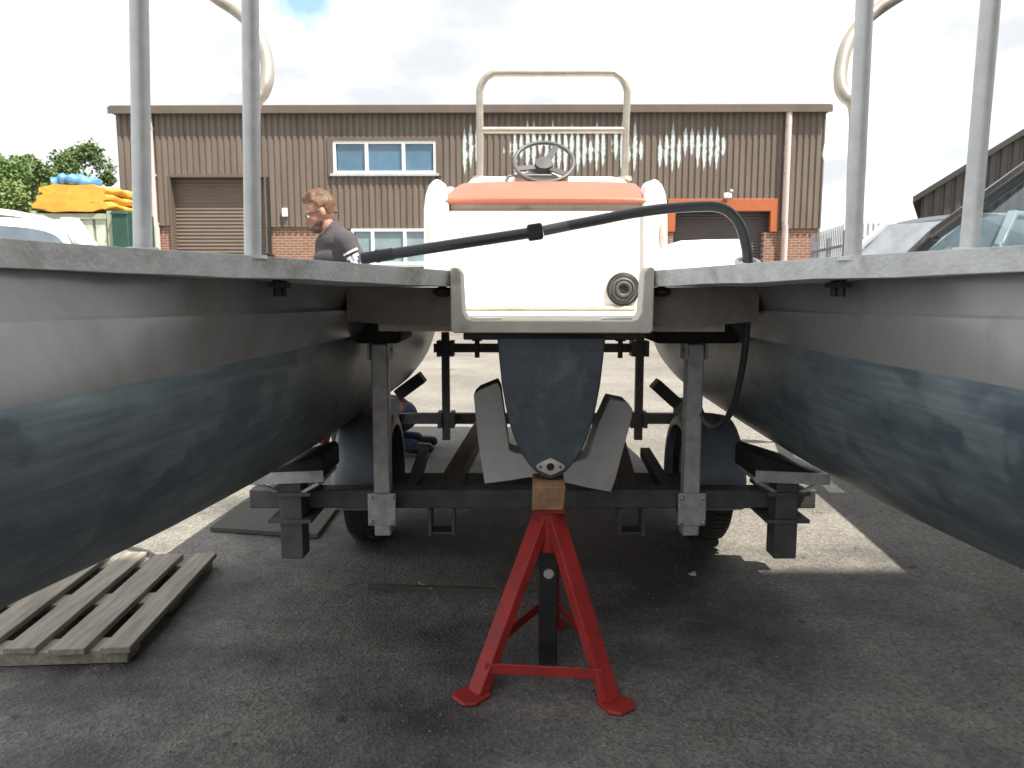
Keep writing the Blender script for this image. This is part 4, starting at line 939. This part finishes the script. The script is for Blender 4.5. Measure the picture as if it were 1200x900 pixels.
# ------------------------------------------------------------------ the trailer
tr = thing('boat_trailer', 'galvanised two-wheeled launching trailer with uprights carrying the boat', 'trailer', (.1, 3.9, 0))
RB = 3.08; zt1, zb1 = .385, .306
xl, xr_ = P(292, 585, RB).x, P(956, 590, RB).x
m = MB(); m.span((xl, RB, zb1), (xr_, RB + .09, zt1)); obj('rear_beam', m, M_GALVD, tr, bevel=.006)
for px in (447.5, 811):
    x = P(px, 500, RB - .05).x
    m = MB(); m.span((x - .033, RB - .08, .215), (x + .033, RB - .014, .99)); po = obj('upright', m, M_GALV, tr, bevel=.006)
    m = MB(); m.span((x - .056, RB - .092, .262), (x + .056, RB - .0805, .395)); pl = obj('clamp_plate', m, M_GALV, po, bevel=.003)
    for dx in (-.043, .043):
        for z in (.278, .378):
            m = MB(); m.lathe([(0, .012), (.009, .012), (.0095, 0), (.0, 0)], Matrix.Translation((x + dx, RB - .092, z)) @ Matrix.Rotation(R(90), 4, 'X'), 6); m.tube([(x + dx, RB - .09, z), (x + dx, RB - .112, z)], .0045, 8); obj('clamp_bolt', m, M_CHROME, pl)
    m = MB(); m.span((x - .045, RB - .092, .93), (x - .035, RB - .005, 1.01)); m.span((x + .035, RB - .092, .93), (x + .045, RB - .005, 1.01)); m.tube([(x - .05, RB - .05, .965), (x + .05, RB - .05, .965)], .008, 8); obj('pad_bracket', m, M_GALV, po)
    s = -1 if px < 600 else 1
    m = MB(); a = P(396 if s < 0 else 764, 388, RB - .06).x; b = P(472 if s < 0 else 863, 388, RB - .06).x
    m.span((a, RB - .13, .995), (b, RB + .25, 1.086)); obj('bridge_pad', m, M_RUB, tr, bevel=.02, seg=3)
# longitudinal channels
for (xa, xb) in ((P(517, 575, RB).x, P(566, 498, 4.9).x), (P(741, 577, RB).x, P(716, 498, 4.9).x + .02)):
    m = MB(); m.bar((xa, RB + .092, .33), (xb, 4.95, .33), .085, .075); obj('main_rail', m, M_RUSTY, tr, bevel=.004)
    m = MB(); m.span((xa - .055, RB + .0, .19), (xa - .042, RB + .1, zb1 - .002)); m.span((xa + .042, RB + .0, .19), (xa + .055, RB + .1, zb1 - .002)); m.span((xa - .041, RB + .02, .192), (xa + .041, RB + .1, .2)); obj('rail_bracket', m, M_GALVD, tr)
m = MB(); m.bar((.16, 4.95, .33), (.2, 7.2, .36), .08, .08); obj('drawbar', m, M_GALVD, tr)
# axle and wheels
AX = 3.68; m = MB(); m.span((-.6, AX - .03, .245), (.84, AX + .03, .305)); obj('axle', m, M_GALVD, tr)
for s, x in ((-1, -.69), (1, .93)):
    Mx = Matrix.Translation((x, AX, .29)) @ Matrix.Rotation(R(90), 4, 'Y')
    m = MB(); m.lathe([(.18, -.08), (.245, -.092), (.278, -.082), (.288, -.05), (.29, 0), (.288, .05), (.278, .082), (.245, .092), (.18, .08)], Mx, 48)
    wl = obj('wheel', m, M_TYRE, tr)
    m = MB()
    for k in range(60):
        a = 2 * math.pi * k / 60
        for off, sl in ((-.055, .3), (-.018, -.3), (.018, .3), (.055, -.3)):
            c_ = Mx @ Vector((.291 * math.cos(a), .291 * math.sin(a), off))
            m.box(c_, (.03, .013, .006), (Mx.to_3x3() @ Matrix.Rotation(a + math.pi/2, 3, 'Z') @ Matrix.Rotation(R(90), 3, 'X') @ Matrix.Rotation(sl, 3, 'Y') @ Matrix.Rotation(R(90), 3, 'Z')).to_euler())
    obj('tread', m, M_TYRE, wl, flat=True)
    m = MB(); m.lathe([(.185, -.075), (.16, -.06), (.15, .0), (.165, .06), (.185, .075)], Mx, 32); m.lathe([(.16, .02), (.07, .045), (.05, .06), (0, .06)], Mx, 32); m.lathe([(.16, -.02), (.07, -.03), (0, -.03)], Mx, 32); obj('rim', m, M_GALV, wl)
    # mudguard shell wrapping over the tyre
    secs = []
    for i in range(17):
        a = R(lerp(-8, 188, i / 16)); r_ = .338
        ring = []
        for (w, dr) in ((-.125, -.05), (-.122, -.012), (-.1, 0), (-.05, .008), (0, .01), (.05, .008), (.1, 0), (.122, -.012), (.125, -.05), (.115, -.05), (.11, -.014), (0, -.004), (-.11, -.014), (-.115, -.05)):
            rr2 = r_ + dr; ring.append((x + w, AX - rr2 * math.cos(a), .27 + rr2 * math.sin(a) * .97))
        secs.append(ring)
    m = MB(); m.loft(secs); fd = obj('mudguard', m, M_FEND, tr, sharp=60)
    m = MB(); m.span((x - .11, AX - .37, .245), (x + .125, AX - .345, .275)); obj('reflector_strip', m, M_GALV, fd)
    for dx, mm in ((0.0, M_REDL), (.1, M_AMBER)):
        m = MB(); m.ball((x + dx, AX - .372, .262), (.016, .006, .011)); obj('reflector', m, mm, fd)
    m = MB(); m.bar((x - s * .25, AX - .35, .33), (x - s * .22, AX + .35, .34), .05, .05); m.bar((x - s * .25, RB + .1, .33), (x - s * .25, AX - .35, .33), .04, .05); obj('suspension_arm', m, M_GALVD, tr)
# keel pads on the ends of the rear beam
for s, px in ((-1, 345), (1, 917)):
    x = P(px, 600, RB - .06).x
    m = MB(); ztp = .45; m.span((x - .045, RB - .11, .13), (x + .045, RB - .01, ztp)); po = obj('pad_post', m, M_GALVD, tr, bevel=.005)
    m = MB()
    for z in (.29, .4): m.span((x - .085, RB - .13, z - .007), (x + .085, RB + .11, z + .007))
    m.span((x - .052, RB + .092, .29), (x + .052, RB + .1, .4))
    obj('u_clamp', m, M_GALVD, po)
    tl = R(2.5) * s
    m = MB(); c_ = Vector((x, RB - .05, .462))
    m.box(c_, (.3, .2, .014), Euler((0, tl, 0))); m.bar(c_ + Vector((-.13, -.09, -.01)), (x - .046, RB - .1, .40), .03, .012); m.bar(c_ + Vector((.13, -.09, -.01)), (x + .046, RB - .1, .40), .03, .012); m.box(c_ + Vector((0, -.102, .012)), (.29, .008, .045), Euler((0, tl, 0))); obj('pad_tray', m, M_GALV, po)
    m = MB(); w = .145
    pr = [(-w, .008), (w, .008), (w * .98, .02), (s * -.0 + (-w if s > 0 else w) * .9, .105), ((-w if s > 0 else w) * 1.0, .09)] if s > 0 else [(w, .008), (-w, .008), (-w * .98, .02), (w * .9, .105), (w, .09)]
    m.prism([(x + u, RB - .15, .462 + z) for u, z in pr], (0, .28, 0)); obj('keel_pad', m, M_RUB, po, bevel=.006)
# forward goalpost frame
FY = 5.0
xs = [P(523, 450, FY).x, P(748, 450, FY).x]
for x in xs:
    m = MB(); m.span((x - .025, FY - .055, .225), (x + .025, FY - .005, .93)); fo = obj('frame_post', m, M_GALVD, tr)
    for z in (P(600, 408, FY).z, P(600, 491, FY).z):
        m = MB(); m.span((x - .055, FY - .07, z - .05), (x - .028, FY + .06, z + .05)); m.span((x + .028, FY - .07, z - .05), (x + .055, FY + .06, z + .05)); obj('post_clamp', m, M_GALVD, fo)
m = MB(); z = P(600, 408, FY).z; m.span((P(508, 400, FY).x, FY, z - .028), (P(760, 400, FY).x, FY + .05, z + .028)); obj('cross_bar', m, M_GALVD, tr)
m = MB(); z = P(600, 491, FY).z; m.span((P(453, 490, FY).x, FY, z - .034), (P(802, 490, FY).x, FY + .06, z + .034)); obj('cross_bar', m, M_GALVD, tr)
for s, px, pc, py_, an in ((-1, 462, 481, 452, -36), (1, 796, 780, 461, 42)):
    x = P(px, 480, FY - .05).x
    m = MB(); m.span((x - .03, FY - .06, .12), (x + .03, FY, .5)); so = obj('side_post', m, M_GALVD, tr)
    m = MB(); q = P(pc, py_, FY - .05); m.box(q, (.2, .14, .075), Euler((0, R(an), 0))); obj('bilge_pad', m, M_RUB, tr, bevel=.006)
    m = MB(); m.bar(q, (x, FY - .03, .48), .04, .04); m.bar((x, FY - .4, .28), (x, FY, .2), .04, .05); obj('pad_arm', m, M_GALVD, tr)

# ------------------------------------------------------------------ foam cradle on the rear beam
FYc = 3.03
pl = [(555, 463), (561, 457), (583, 448), (587, 456), (588, 462), (597, 528), (604, 531), (612, 532), (622, 542), (640, 548), (660, 548), (675, 541), (688, 537), (691, 530), (700, 500), (712, 473), (715, 467), (724, 469), (735, 471), (741, 479), (741, 488), (731, 525), (722, 560), (716, 577), (690, 572), (668, 567), (645, 562), (620, 559.5), (600, 563), (568, 567), (560, 515)]
m = MB(); m.prism([P(a, b, FYc) for a, b in pl], (0, .16, 0)); zmin = min(v.z for v in m.v)
for v in m.v: v.z += .368 - zmin if False else 0
n_ = len(pl)
for q_ in (0, 1, 2, 3, 21, 22, 23, 24, 25): m.mi[2 + q_ - (1 if q_ > 20 else 0)] = 1
tag(obj('foam_cradle', m, [M_FOAM, M_FOAMCUT], bevel=.004, origin=(.12, FYc, .37)), 'rough-cut white foam cradle wedged on the trailer beam round the dark pod', 'foam cradle')

# ------------------------------------------------------------------ wood block and axle stand
wbx = P(643.5, 580, 2.27).x
m = MB(); m.prism([(wbx - .052, 2.27, .536), (wbx + .045, 2.272, .534), (wbx + .05, 2.27, .608), (wbx - .05, 2.268, .609)], (.004, .17, .001))
tag(obj('wood_block', m, M_WOOD, bevel=.003, origin=(wbx, 2.35, .535)), 'short sawn wood block between the red stand and the dark pod', 'wood block')
sx = wbx + .002; sy = 2.34
st = thing('axle_stand', 'red tripod axle stand with black ratchet column under the boat', 'axle stand', (sx, sy, 0))
fl_ = PG(552, 818); fr_ = PG(722, 828); rear = Vector((sx + .03, sy + .3, 0))
topz = .533
m = MB(); m.tube([(sx, sy, .39), (sx, sy, topz)], [.043, .052], 24); m.span((sx - .05, sy - .06, topz - .012), (sx + .05, sy + .06, topz - .0005)); obj('sleeve', m, M_RED, st, bevel=.003)
m = MB(); m.span((sx - .029, sy - .029, .02), (sx + .029, sy + .029, .42)); col = obj('ratchet_column', m, M_BLACK, st, bevel=.004)
for z in (.32, .22, .12):
    m = MB(); m.tube([(sx + .0, sy - .0295, z), (sx + .0, sy - .0315, z)], .016, 16); obj('pin_hole', m, M_DARK if z != .32 else M_GALV, col)
for ft, nm in ((fl_, 0), (fr_, 1), (rear, 2)):
    dirv = Vector((ft.x - sx, ft.y - sy, 0)).normalized(); side = Vector((-dirv.y, dirv.x, 0))
    tp = Vector((sx, sy, topz - .02)) + dirv * .035
    bt = Vector((ft.x, ft.y, .012)) - dirv * .012
    m = MB(); m.bar(tp, bt, .052, .008, (dirv + Vector((0, 0, .3))).normalized()); axis = (bt - tp).normalized(); nrm = side.cross(axis)
    for sg in (-1, 1): m.bar(tp + side * sg * .026 - dirv * .014, bt + side * sg * .026 - dirv * .014, .006, .032, (dirv + Vector((0, 0, .3))).normalized())
    lg = obj('leg', m, M_RED, st, bevel=.002)
    m = MB(); f0 = Vector((ft.x, ft.y, .004)); m.prism([f0 - side * .038 - dirv * .045, f0 + side * .038 - dirv * .045, f0 + side * .05 + dirv * .02, f0 + side * .03 + dirv * .05, f0 - side * .03 + dirv * .05, f0 - side * .05 + dirv * .02], Vector((0, 0, .009)) + dirv * -.004); obj('foot_plate', m, M_RED, lg, bevel=.002)
def legpt(ft, z):
    dirv = Vector((ft.x - sx, ft.y - sy, 0)).normalized(); tp = Vector((sx, sy, topz - .02)) + dirv * .035; bt = Vector((ft.x, ft.y, .03)); t = (tp.z - z) / (tp.z - .03); return lerp(tp, bt, t)
for a, b, z in ((fl_, fr_, .085), (fl_, rear, .13), (fr_, rear, .13)):
    m = MB(); qa, qb = legpt(a, z), legpt(b, z); m.bar(lerp(qa, qb, .045) - Vector((0, 0, 0)), lerp(qb, qa, .045), .006, .032); obj('cross_brace', m, M_RED, st, bevel=.002)

# ------------------------------------------------------------------ pallet, board, litter
pa = PG(153, 757, .068); pbk = PG(256, 645, .068)
ang = math.atan2(-(pbk.x - pa.x), pbk.y - pa.y)
pal = thing('pallet', 'grey weathered wooden pallet lying on the asphalt under the left hull', 'pallet', (pa.x, pa.y, 0), ang)
Mp = ROOT[pal.name]; Lp = (pbk - pa).length; rndp = random.Random(4)
x = 0
for i, w in enumerate((.092, .112, .1, .11, .1, .095)):
    y0 = rndp.uniform(-.012, .012); m = MB(); m.span((x - w, y0, .046), (x, Lp + rndp.uniform(-.03, .02), .068)); m.v = [Mp @ v for v in m.v]; obj('deck_board', m, M_PALLET, pal, bevel=.003); x -= w + .043 + rndp.uniform(0, .012)
wid = -x
for y in (.02, Lp / 2 - .05, Lp - .12):
    m = MB(); m.span((-wid + .03, y, .002), (0 - .02, y + .1, .0455)); m.v = [Mp @ v for v in m.v]; obj('bearer', m, M_PALLET, pal, bevel=.003)
a, b, c_, d = PG(246, 618, .025), PG(372, 626, .025), PG(402, 586, .025), PG(285, 588, .025)
m = MB(); m.prism([(p.x, p.y, .004) for p in (a, b, c_, d)], (0, 0, .022)); tag(obj('plywood_sheet', m, M_PLY, bevel=.002, origin=((a.x + c_.x) / 2, (a.y + c_.y) / 2, 0)), 'dirty flat plywood sheet on the ground beneath the left end of the trailer beam', 'board')
m = MB(); m.bar(PG(432, 687, .01), PG(580, 692, .01), .02, .018); tag(obj('timber_strip', m, M_PLY, origin=tuple(PG(505, 690))), 'thin dark timber strip lying on the asphalt left of the red stand', 'timber strip')
m = MB(); m.bar(PG(490, 682, .012), PG(506, 690, .014), .008, .006); tag(obj('twig', m, mat('pale_twig', (.35, .3, .22), .8), origin=tuple(PG(498, 686))), 'short pale twig leaning on the dark timber strip', 'twig')
M_PAPER = mat('paper_scrap', (.6, .6, .56), .9)
def scrap(px, py, s, label, name='paper_scrap'):
    p = PG(px, py); m = MB(); rnd = random.Random(int(px)); n = 7
    top = [Vector((p.x + s * rnd.uniform(.5, 1) * math.cos(2*math.pi*i/n), p.y + s * rnd.uniform(.5, 1) * math.sin(2*math.pi*i/n), .003 + rnd.uniform(.0, .012))) for i in range(n)]
    m.prism(top, (0, 0, -.0025)); tag(obj(name, m, M_PAPER, flat=True, origin=tuple(p)), label, 'litter')
scrap(812, 674, .024, 'torn white paper scrap at the edge of the sunlit patch')
scrap(73, 778, .016, 'crumpled white scrap in front of the pallet')
# loose grit on the yard: uncountable
gr_ = MB(); rnd = random.Random(8)
for i in range(1500):
    px = rnd.uniform(100, 1200); py = rnd.uniform(600, 900); p = PG(px, py); s = rnd.choice((.0025, .003, .004, .006))
    a = rnd.uniform(0, 6); vs = [p + Vector((s * math.cos(a + k * 2.1) , s * math.sin(a + k * 2.1), 0)) for k in range(3)] + [p + Vector((0, 0, s * .9))]
    gr_.add(vs, [(0, 1, 3), (1, 2, 3), (2, 0, 3)])
o = obj('grit', gr_, mat('grit_stone', (.2, .19, .17), .9, var=.6, scale=30), flat=True); o['kind'] = 'stuff'; o['label'] = 'loose stone grit scattered on the asphalt'; o['category'] = 'grit'

# ------------------------------------------------------------------ people
def to_world(mb, M): mb.v = [M @ v for v in mb.v]; return mb
def hand(mb, wrist, fwd, side, r=.0085):
    wrist = Vector(wrist); fwd = Vector(fwd).normalized(); side = Vector(side); side = (side - fwd * side.dot(fwd)).normalized(); nrm = fwd.cross(side)
    capsule(mb, wrist, wrist + fwd * .03, .024, .026)
    for k in (-1.5, -.5, .5, 1.5): capsule(mb, wrist + fwd * .02 + side * k * .012, wrist + fwd * .085 + side * k * .019, .014, .011, 8)
    for k, l in ((-1.5, .06), (-.5, .075), (.5, .08), (1.5, .068)):
        a = wrist + fwd * .085 + side * k * .02; b = a + fwd * l * .55 + nrm * .012; c = b + fwd * l * .35 + nrm * .028
        capsule(mb, a, b, .0095, .0085, 8); capsule(mb, b, c, .0085, .0075, 8)
    a = wrist + fwd * .03 + side * .03; b = a + fwd * .03 + side * .025 + nrm * .01; c = b + fwd * .035 + side * .004 + nrm * .012
    capsule(mb, a, b, .013, .0105, 8); capsule(mb, b, c, .0105, .009, 8)
def standing_man():
    base = Vector((-1.13, 5.12, 0)); rz = R(213)
    t = thing('person', 'man in charcoal sweatshirt and glasses looking down beside the left hull', 'person', base, rz)
    M = ROOT[t.name]; k = 1.0
    hp_ = .95; sh = 1.50; lean = .06
    body = MB()
    neck = Vector((lean - .01, 0, 1.54)); HT = Matrix.Translation(Vector((lean + .02, 0, 1.592))) @ Matrix.Rotation(R(-20), 4, 'Z') @ Matrix.Rotation(R(20), 4, 'Y')
    H3 = HT.to_3x3()
    def hd(x, y, z): return HT @ Vector((x, y, z))
    capsule(body, neck - Vector((.02, 0, .06)), hd(-.005, 0, .03), .062, .058)
    body.ball(hd(.0, 0, .145), (.098, .076, .108), H3, 20, 14)          # skull
    body.ball(hd(.035, 0, .085), (.066, .06, .085), H3, 18, 12)          # face
    body.ball(hd(.06, 0, .022), (.036, .042, .028), H3)                  # chin
    capsule(body, hd(.088, 0, .12), hd(.112, 0, .082), .010, .015)       # nose
    for s in (-1, 1):
        body.ball(hd(-.005, s * .077, .105), (.02, .011, .031), H3, 10, 8)   # ears
        body.ball(hd(.078, s * .034, .135), (.018, .022, .008), H3, 10, 8)   # brow
        body.ball(hd(.066, s * .035, .09), (.02, .02, .018), H3, 10, 8)      # cheek
        capsule(body, (lean - .03, s * .05, 1.475), (lean - .03, s * .17, 1.445), .042, .042)
    body.ball(hd(.09, 0, .05), (.014, .022, .007), H3, 10, 8)            # lips
    capsule(body, (lean - .03, 0, 1.40), (0, 0, 1.05), .09, .09)
    for s in (-1, 1):
        S_ = Vector((lean - .03, s * .19, 1.5)); E = Vector((-.1, s * .275, 1.2)) if s > 0 else Vector((0, -.26, 1.18)); Wr = Vector((.02, s * .25, .95)) if s > 0 else Vector((.2, -.22, 1.06))
        S_.z -= .01; capsule(body, S_, E, .044, .038); capsule(body, E, Wr, .036, .028); hand(body, Wr, Wr - E, (1, 0, .1))
        capsule(body, (0, s * .09, .95), (.02, s * .1, .5), .088, .056); capsule(body, (.02, s * .1, .5), (-.02, s * .11, .09), .058, .038)
        capsule(body, (-.04, s * .11, .05), (.12, s * .12, .04), .042, .032)
    body = remeshed(body, .009, 3); obj('body', to_world(body, M), M_SKIN, t, sharp=180)
    shirt = MB()
    for s in (-1, 1):
        S_ = Vector((lean - .03, s * .195, 1.505)); E = Vector((-.1, s * .275, 1.2)) if s > 0 else Vector((0, -.26, 1.18)); Wr = Vector((.02, s * .25, .95)) if s > 0 else Vector((.2, -.22, 1.06))
        capsule(shirt, S_, E, .074, .062); capsule(shirt, E, lerp(E, Wr, .93), .06, .045); capsule(shirt, (lean - .03, s * .05, 1.54), (lean - .035, s * .175, 1.505), .07, .076)
        for q in (.55, .72, .88): c = lerp(S_, E, q); shirt.ball(c + Vector((.03, 0, 0)), (.05, .055, .022), None, 12, 8)
    for z, rx, ry, x in ((1.5, .125, .205, lean - .04), (1.4, .147, .21, lean - .035), (1.28, .142, .195, .005), (1.12, .14, .18, .01), (1.0, .118, .168, 0), (.93, .12, .17, 0)):
        shirt.ball((x, 0, z), (rx, ry, .1), None, 18, 10)
    capsule(shirt, (lean - .03, 0, 1.54), (lean - .01, 0, 1.585), .088, .076)
    shirt = remeshed(shirt, .011, 4)
    for v in shirt.v: v += Vector((mnoise.noise(v * 9), mnoise.noise(v * 9 + Vector((5, 0, 0))), 0)) * .008
    sh_ = obj('sweatshirt', to_world(shirt, M), M_SHIRT, t, sharp=180)
    # white print on the left sleeve (arm towards the camera): bar, emblem, small bar
    S_ = Vector((lean - .03, .195, 1.505)); E = Vector((-.1, .275, 1.2)); ax = (E - S_).normalized()
    wr = Vector((.62, .75, .1)); wr = (wr - ax * wr.dot(ax)).normalized(); sd_ = ax.cross(wr)
    M_PRINT = mat('white_print', (.75, .75, .78), .7); M_PRINTB = mat('blue_print', (.2, .25, .55), .7)
    def patch(mb, d0, d1, s0, s1, r_=.0745):
        vs = []; n = 5
        for d_ in (d0, d1):
            c = S_ + ax * d_; rr = lerp(.0775, .066, d_ / .32) + .006
            for i in range(n + 1):
                th = lerp(s0, s1, i / n); vs.append(c + (wr * math.cos(th) + sd_ * math.sin(th)) * rr)
        mb.add(vs, [(i, i + 1, n + 2 + i, n + 1 + i) for i in range(n)])
    pm = MB(); patch(pm, .07, .083, -.75, .55); patch(pm, .1, .118, -.6, -.15); patch(pm, .1, .118, .05, .45); patch(pm, .118, .14, -.4, .25); patch(pm, .14, .165, -.25, .1); patch(pm, .165, .178, -.45, .3); patch(pm, .2, .21, -.5, .4)
    obj('sleeve_print', to_world(pm, M), M_PRINT, sh_)
    pm = MB(); patch(pm, .102, .138, -.14, .04); patch(pm, .144, .162, .13, .4); obj('sleeve_emblem', to_world(pm, M), M_PRINTB, sh_)
    tro = MB()
    for s in (-1, 1):
        capsule(tro, (0, s * .085, .93), (.02, s * .1, .5), .108, .078); capsule(tro, (.02, s * .1, .5), (-.02, s * .11, .1), .078, .065)
    tro.ball((0, 0, .93), (.125, .175, .1))
    tro = remeshed(tro, .013, 4); obj('trousers', to_world(tro, M), M_TROUS, t, sharp=180)
    for s in (-1, 1):
        sb = MB(); capsule(sb, (-.05, s * .11, .055), (.13, s * .12, .045), .052, .042); sb = remeshed(sb, .012, 2)
        for v in sb.v: v.z = max(v.z, .004)
        obj('shoe', to_world(sb, M), M_BLACK, t, sharp=180)
    # hair: cap with raised front quiff
    hair = MB(); hair.ball(hd(-.01, 0, .152), (.105, .086, .114), H3, 22, 14); hair.ball(hd(.035, .0, .218), (.052, .055, .03), H3); hair.ball(hd(.0, .0, .235), (.075, .06, .03), H3); hair.ball(hd(-.062, 0, .1), (.045, .062, .07), H3)
    hair = remeshed(hair, .008, 1)
    inv = HT.inverted(); keep = []
    for i, v in enumerate(hair.v):
        q = inv @ v; nz = mnoise.noise(Vector((q.x * 22, q.y * 60, q.z * 22))) * .006 + mnoise.noise(q * 18) * .005
        hair.v[i] = v + (v - hd(0, 0, .14)).normalized() * nz
    def inhair(v):
        q = inv @ v
        
        if abs(q.y) > .055 and q.z < .142 and -.035 < q.x: return False
        return q.z > .192 or (q.x < .02 - max(0, (.15 - q.z)) * .9 and q.z > .078)
    hair.f = [f for f in hair.f if all(inhair(hair.v[i]) for i in f)]; hair.mi = [0] * len(hair.f)
    obj('hair', to_world(hair, M), M_HAIR, t, sharp=180)
    bd = MB(); bd.ball(hd(.052, 0, .028), (.05, .052, .037), H3, 16, 10); bd.ball(hd(.03, 0, .055), (.058, .0635, .04), H3, 16, 10); bd = remeshed(bd, .008, 1)
    bd.f = [f for f in bd.f if all((inv @ bd.v[i]).z < .062 - max(0, .03 - abs((inv @ bd.v[i]).y)) * .9 * ((inv @ bd.v[i]).x > .06) for i in f)]; bd.mi = [0] * len(bd.f)
    obj('beard', to_world(bd, M), M_BEARD, t, sharp=180)
    gl = MB()
    for s in (-1, 1):
        cpt = Vector((.102, s * .034, .112)); gl.tube([HT @ (cpt + Vector((-.004 * abs(math.cos(a)), .025 * math.cos(a), .018 * math.sin(a)))) for a in [2*math.pi*i/16 for i in range(17)]], .0022, 6, cap=False)
        gl.tube([hd(.098, s * .058, .115), hd(.07, s * .079, .118), hd(0, s * .084, .118)], .002, 6)
    gl.tube([hd(.104, -.01, .115), hd(.104, .01, .115)], .002, 6); obj('glasses', to_world(gl, M), M_BLACK, t)
    for s in (-1, 1):
        e = MB(); e.ball(hd(.086, s * .033, .112), .0125); obj('eye', to_world(e, M), M_WHITE, t)
standing_man()
def crouching():
    base = Vector((-.97, 5.66, 0)); t = thing('person', 'crouching person in red shirt and blue jeans reaching under the left hull behind the wheel', 'person', base, R(180))
    M = ROOT[t.name]; b = MB()
    hip = Vector((-.14, 0, .27)); chest = Vector((.28, 0, .36)); headc = Vector((.56, .02, .36))
    def limbs(mb, g=0, arms=True, legs=True, torso=True, hands=False, feet=False):
        if torso: capsule(mb, hip + Vector((.04, 0, .02)), chest, .115 + g, .12 + g); capsule(mb, chest + Vector((0, -.12, 0)), chest + Vector((0, .12, 0)), .075 + g, .075 + g)
        for s in (-1, 1):
            Sx = chest + Vector((.02, s * .18, -.01)); E = Vector((.12, s * .3, .2)) if s > 0 else Vector((.45, -.26, .22)); Wr = Vector((-.1, .34, .33)) if s > 0 else Vector((.5, -.2, .02))
            if arms: capsule(mb, Sx, E, .05 + g, .042 + g); capsule(mb, E, lerp(E, Wr, 1 if g == 0 else .85), .04 + g, .03 + g)
            if hands: hand(mb, Wr, Wr - E, (0, 0, 1))
            Hp = hip + Vector((0, s * .1, 0)); K = Vector((.17, s * .15, .09)); A = Vector((-.24, s * .14, .07))
            if legs: capsule(mb, Hp, K, .085 + g, .058 + g); capsule(mb, K, A, .056 + g, .038 + g)
            if feet: capsule(mb, A + Vector((0, 0, -.02)), A + Vector((-.12, 0, -.03)), .036, .03)
    limbs(b, hands=True, feet=True); capsule(b, chest + Vector((.1, 0, .0)), headc - Vector((.06, 0, 0)), .058, .055); b.ball(headc, (.115, .078, .1)); b.ball(headc + Vector((.08, 0, -.05)), (.05, .045, .05)); b.ball(headc + Vector((.1, 0, -.07)), (.02, .016, .03))
    for s in (-1, 1): b.ball(headc + Vector((-.01, s * .078, 0)), (.028, .012, .02))
    b = remeshed(b, .012, 2); obj('body', to_world(b, M), M_SKIN, t, sharp=180)
    s_ = MB(); limbs(s_, .018, legs=False); s_ = remeshed(s_, .013, 3); obj('shirt', to_world(s_, M), M_RSHIRT, t, sharp=180)
    j = MB(); limbs(j, .014, arms=False, torso=False); j.ball(hip, (.13, .17, .12)); j = remeshed(j, .013, 3); obj('jeans', to_world(j, M), M_JEANS, t, sharp=180)
    h = MB(); h.ball(headc + Vector((-.03, 0, .025)), (.108, .086, .1)); obj('hair', to_world(h, M), M_HAIR, t)
    for s in (-1, 1):
        q = MB(); capsule(q, (-.24, s * .14, .055), (-.36, s * .14, .05), .045, .04); obj('shoe', to_world(q, M), M_BLACK, t)
crouching()
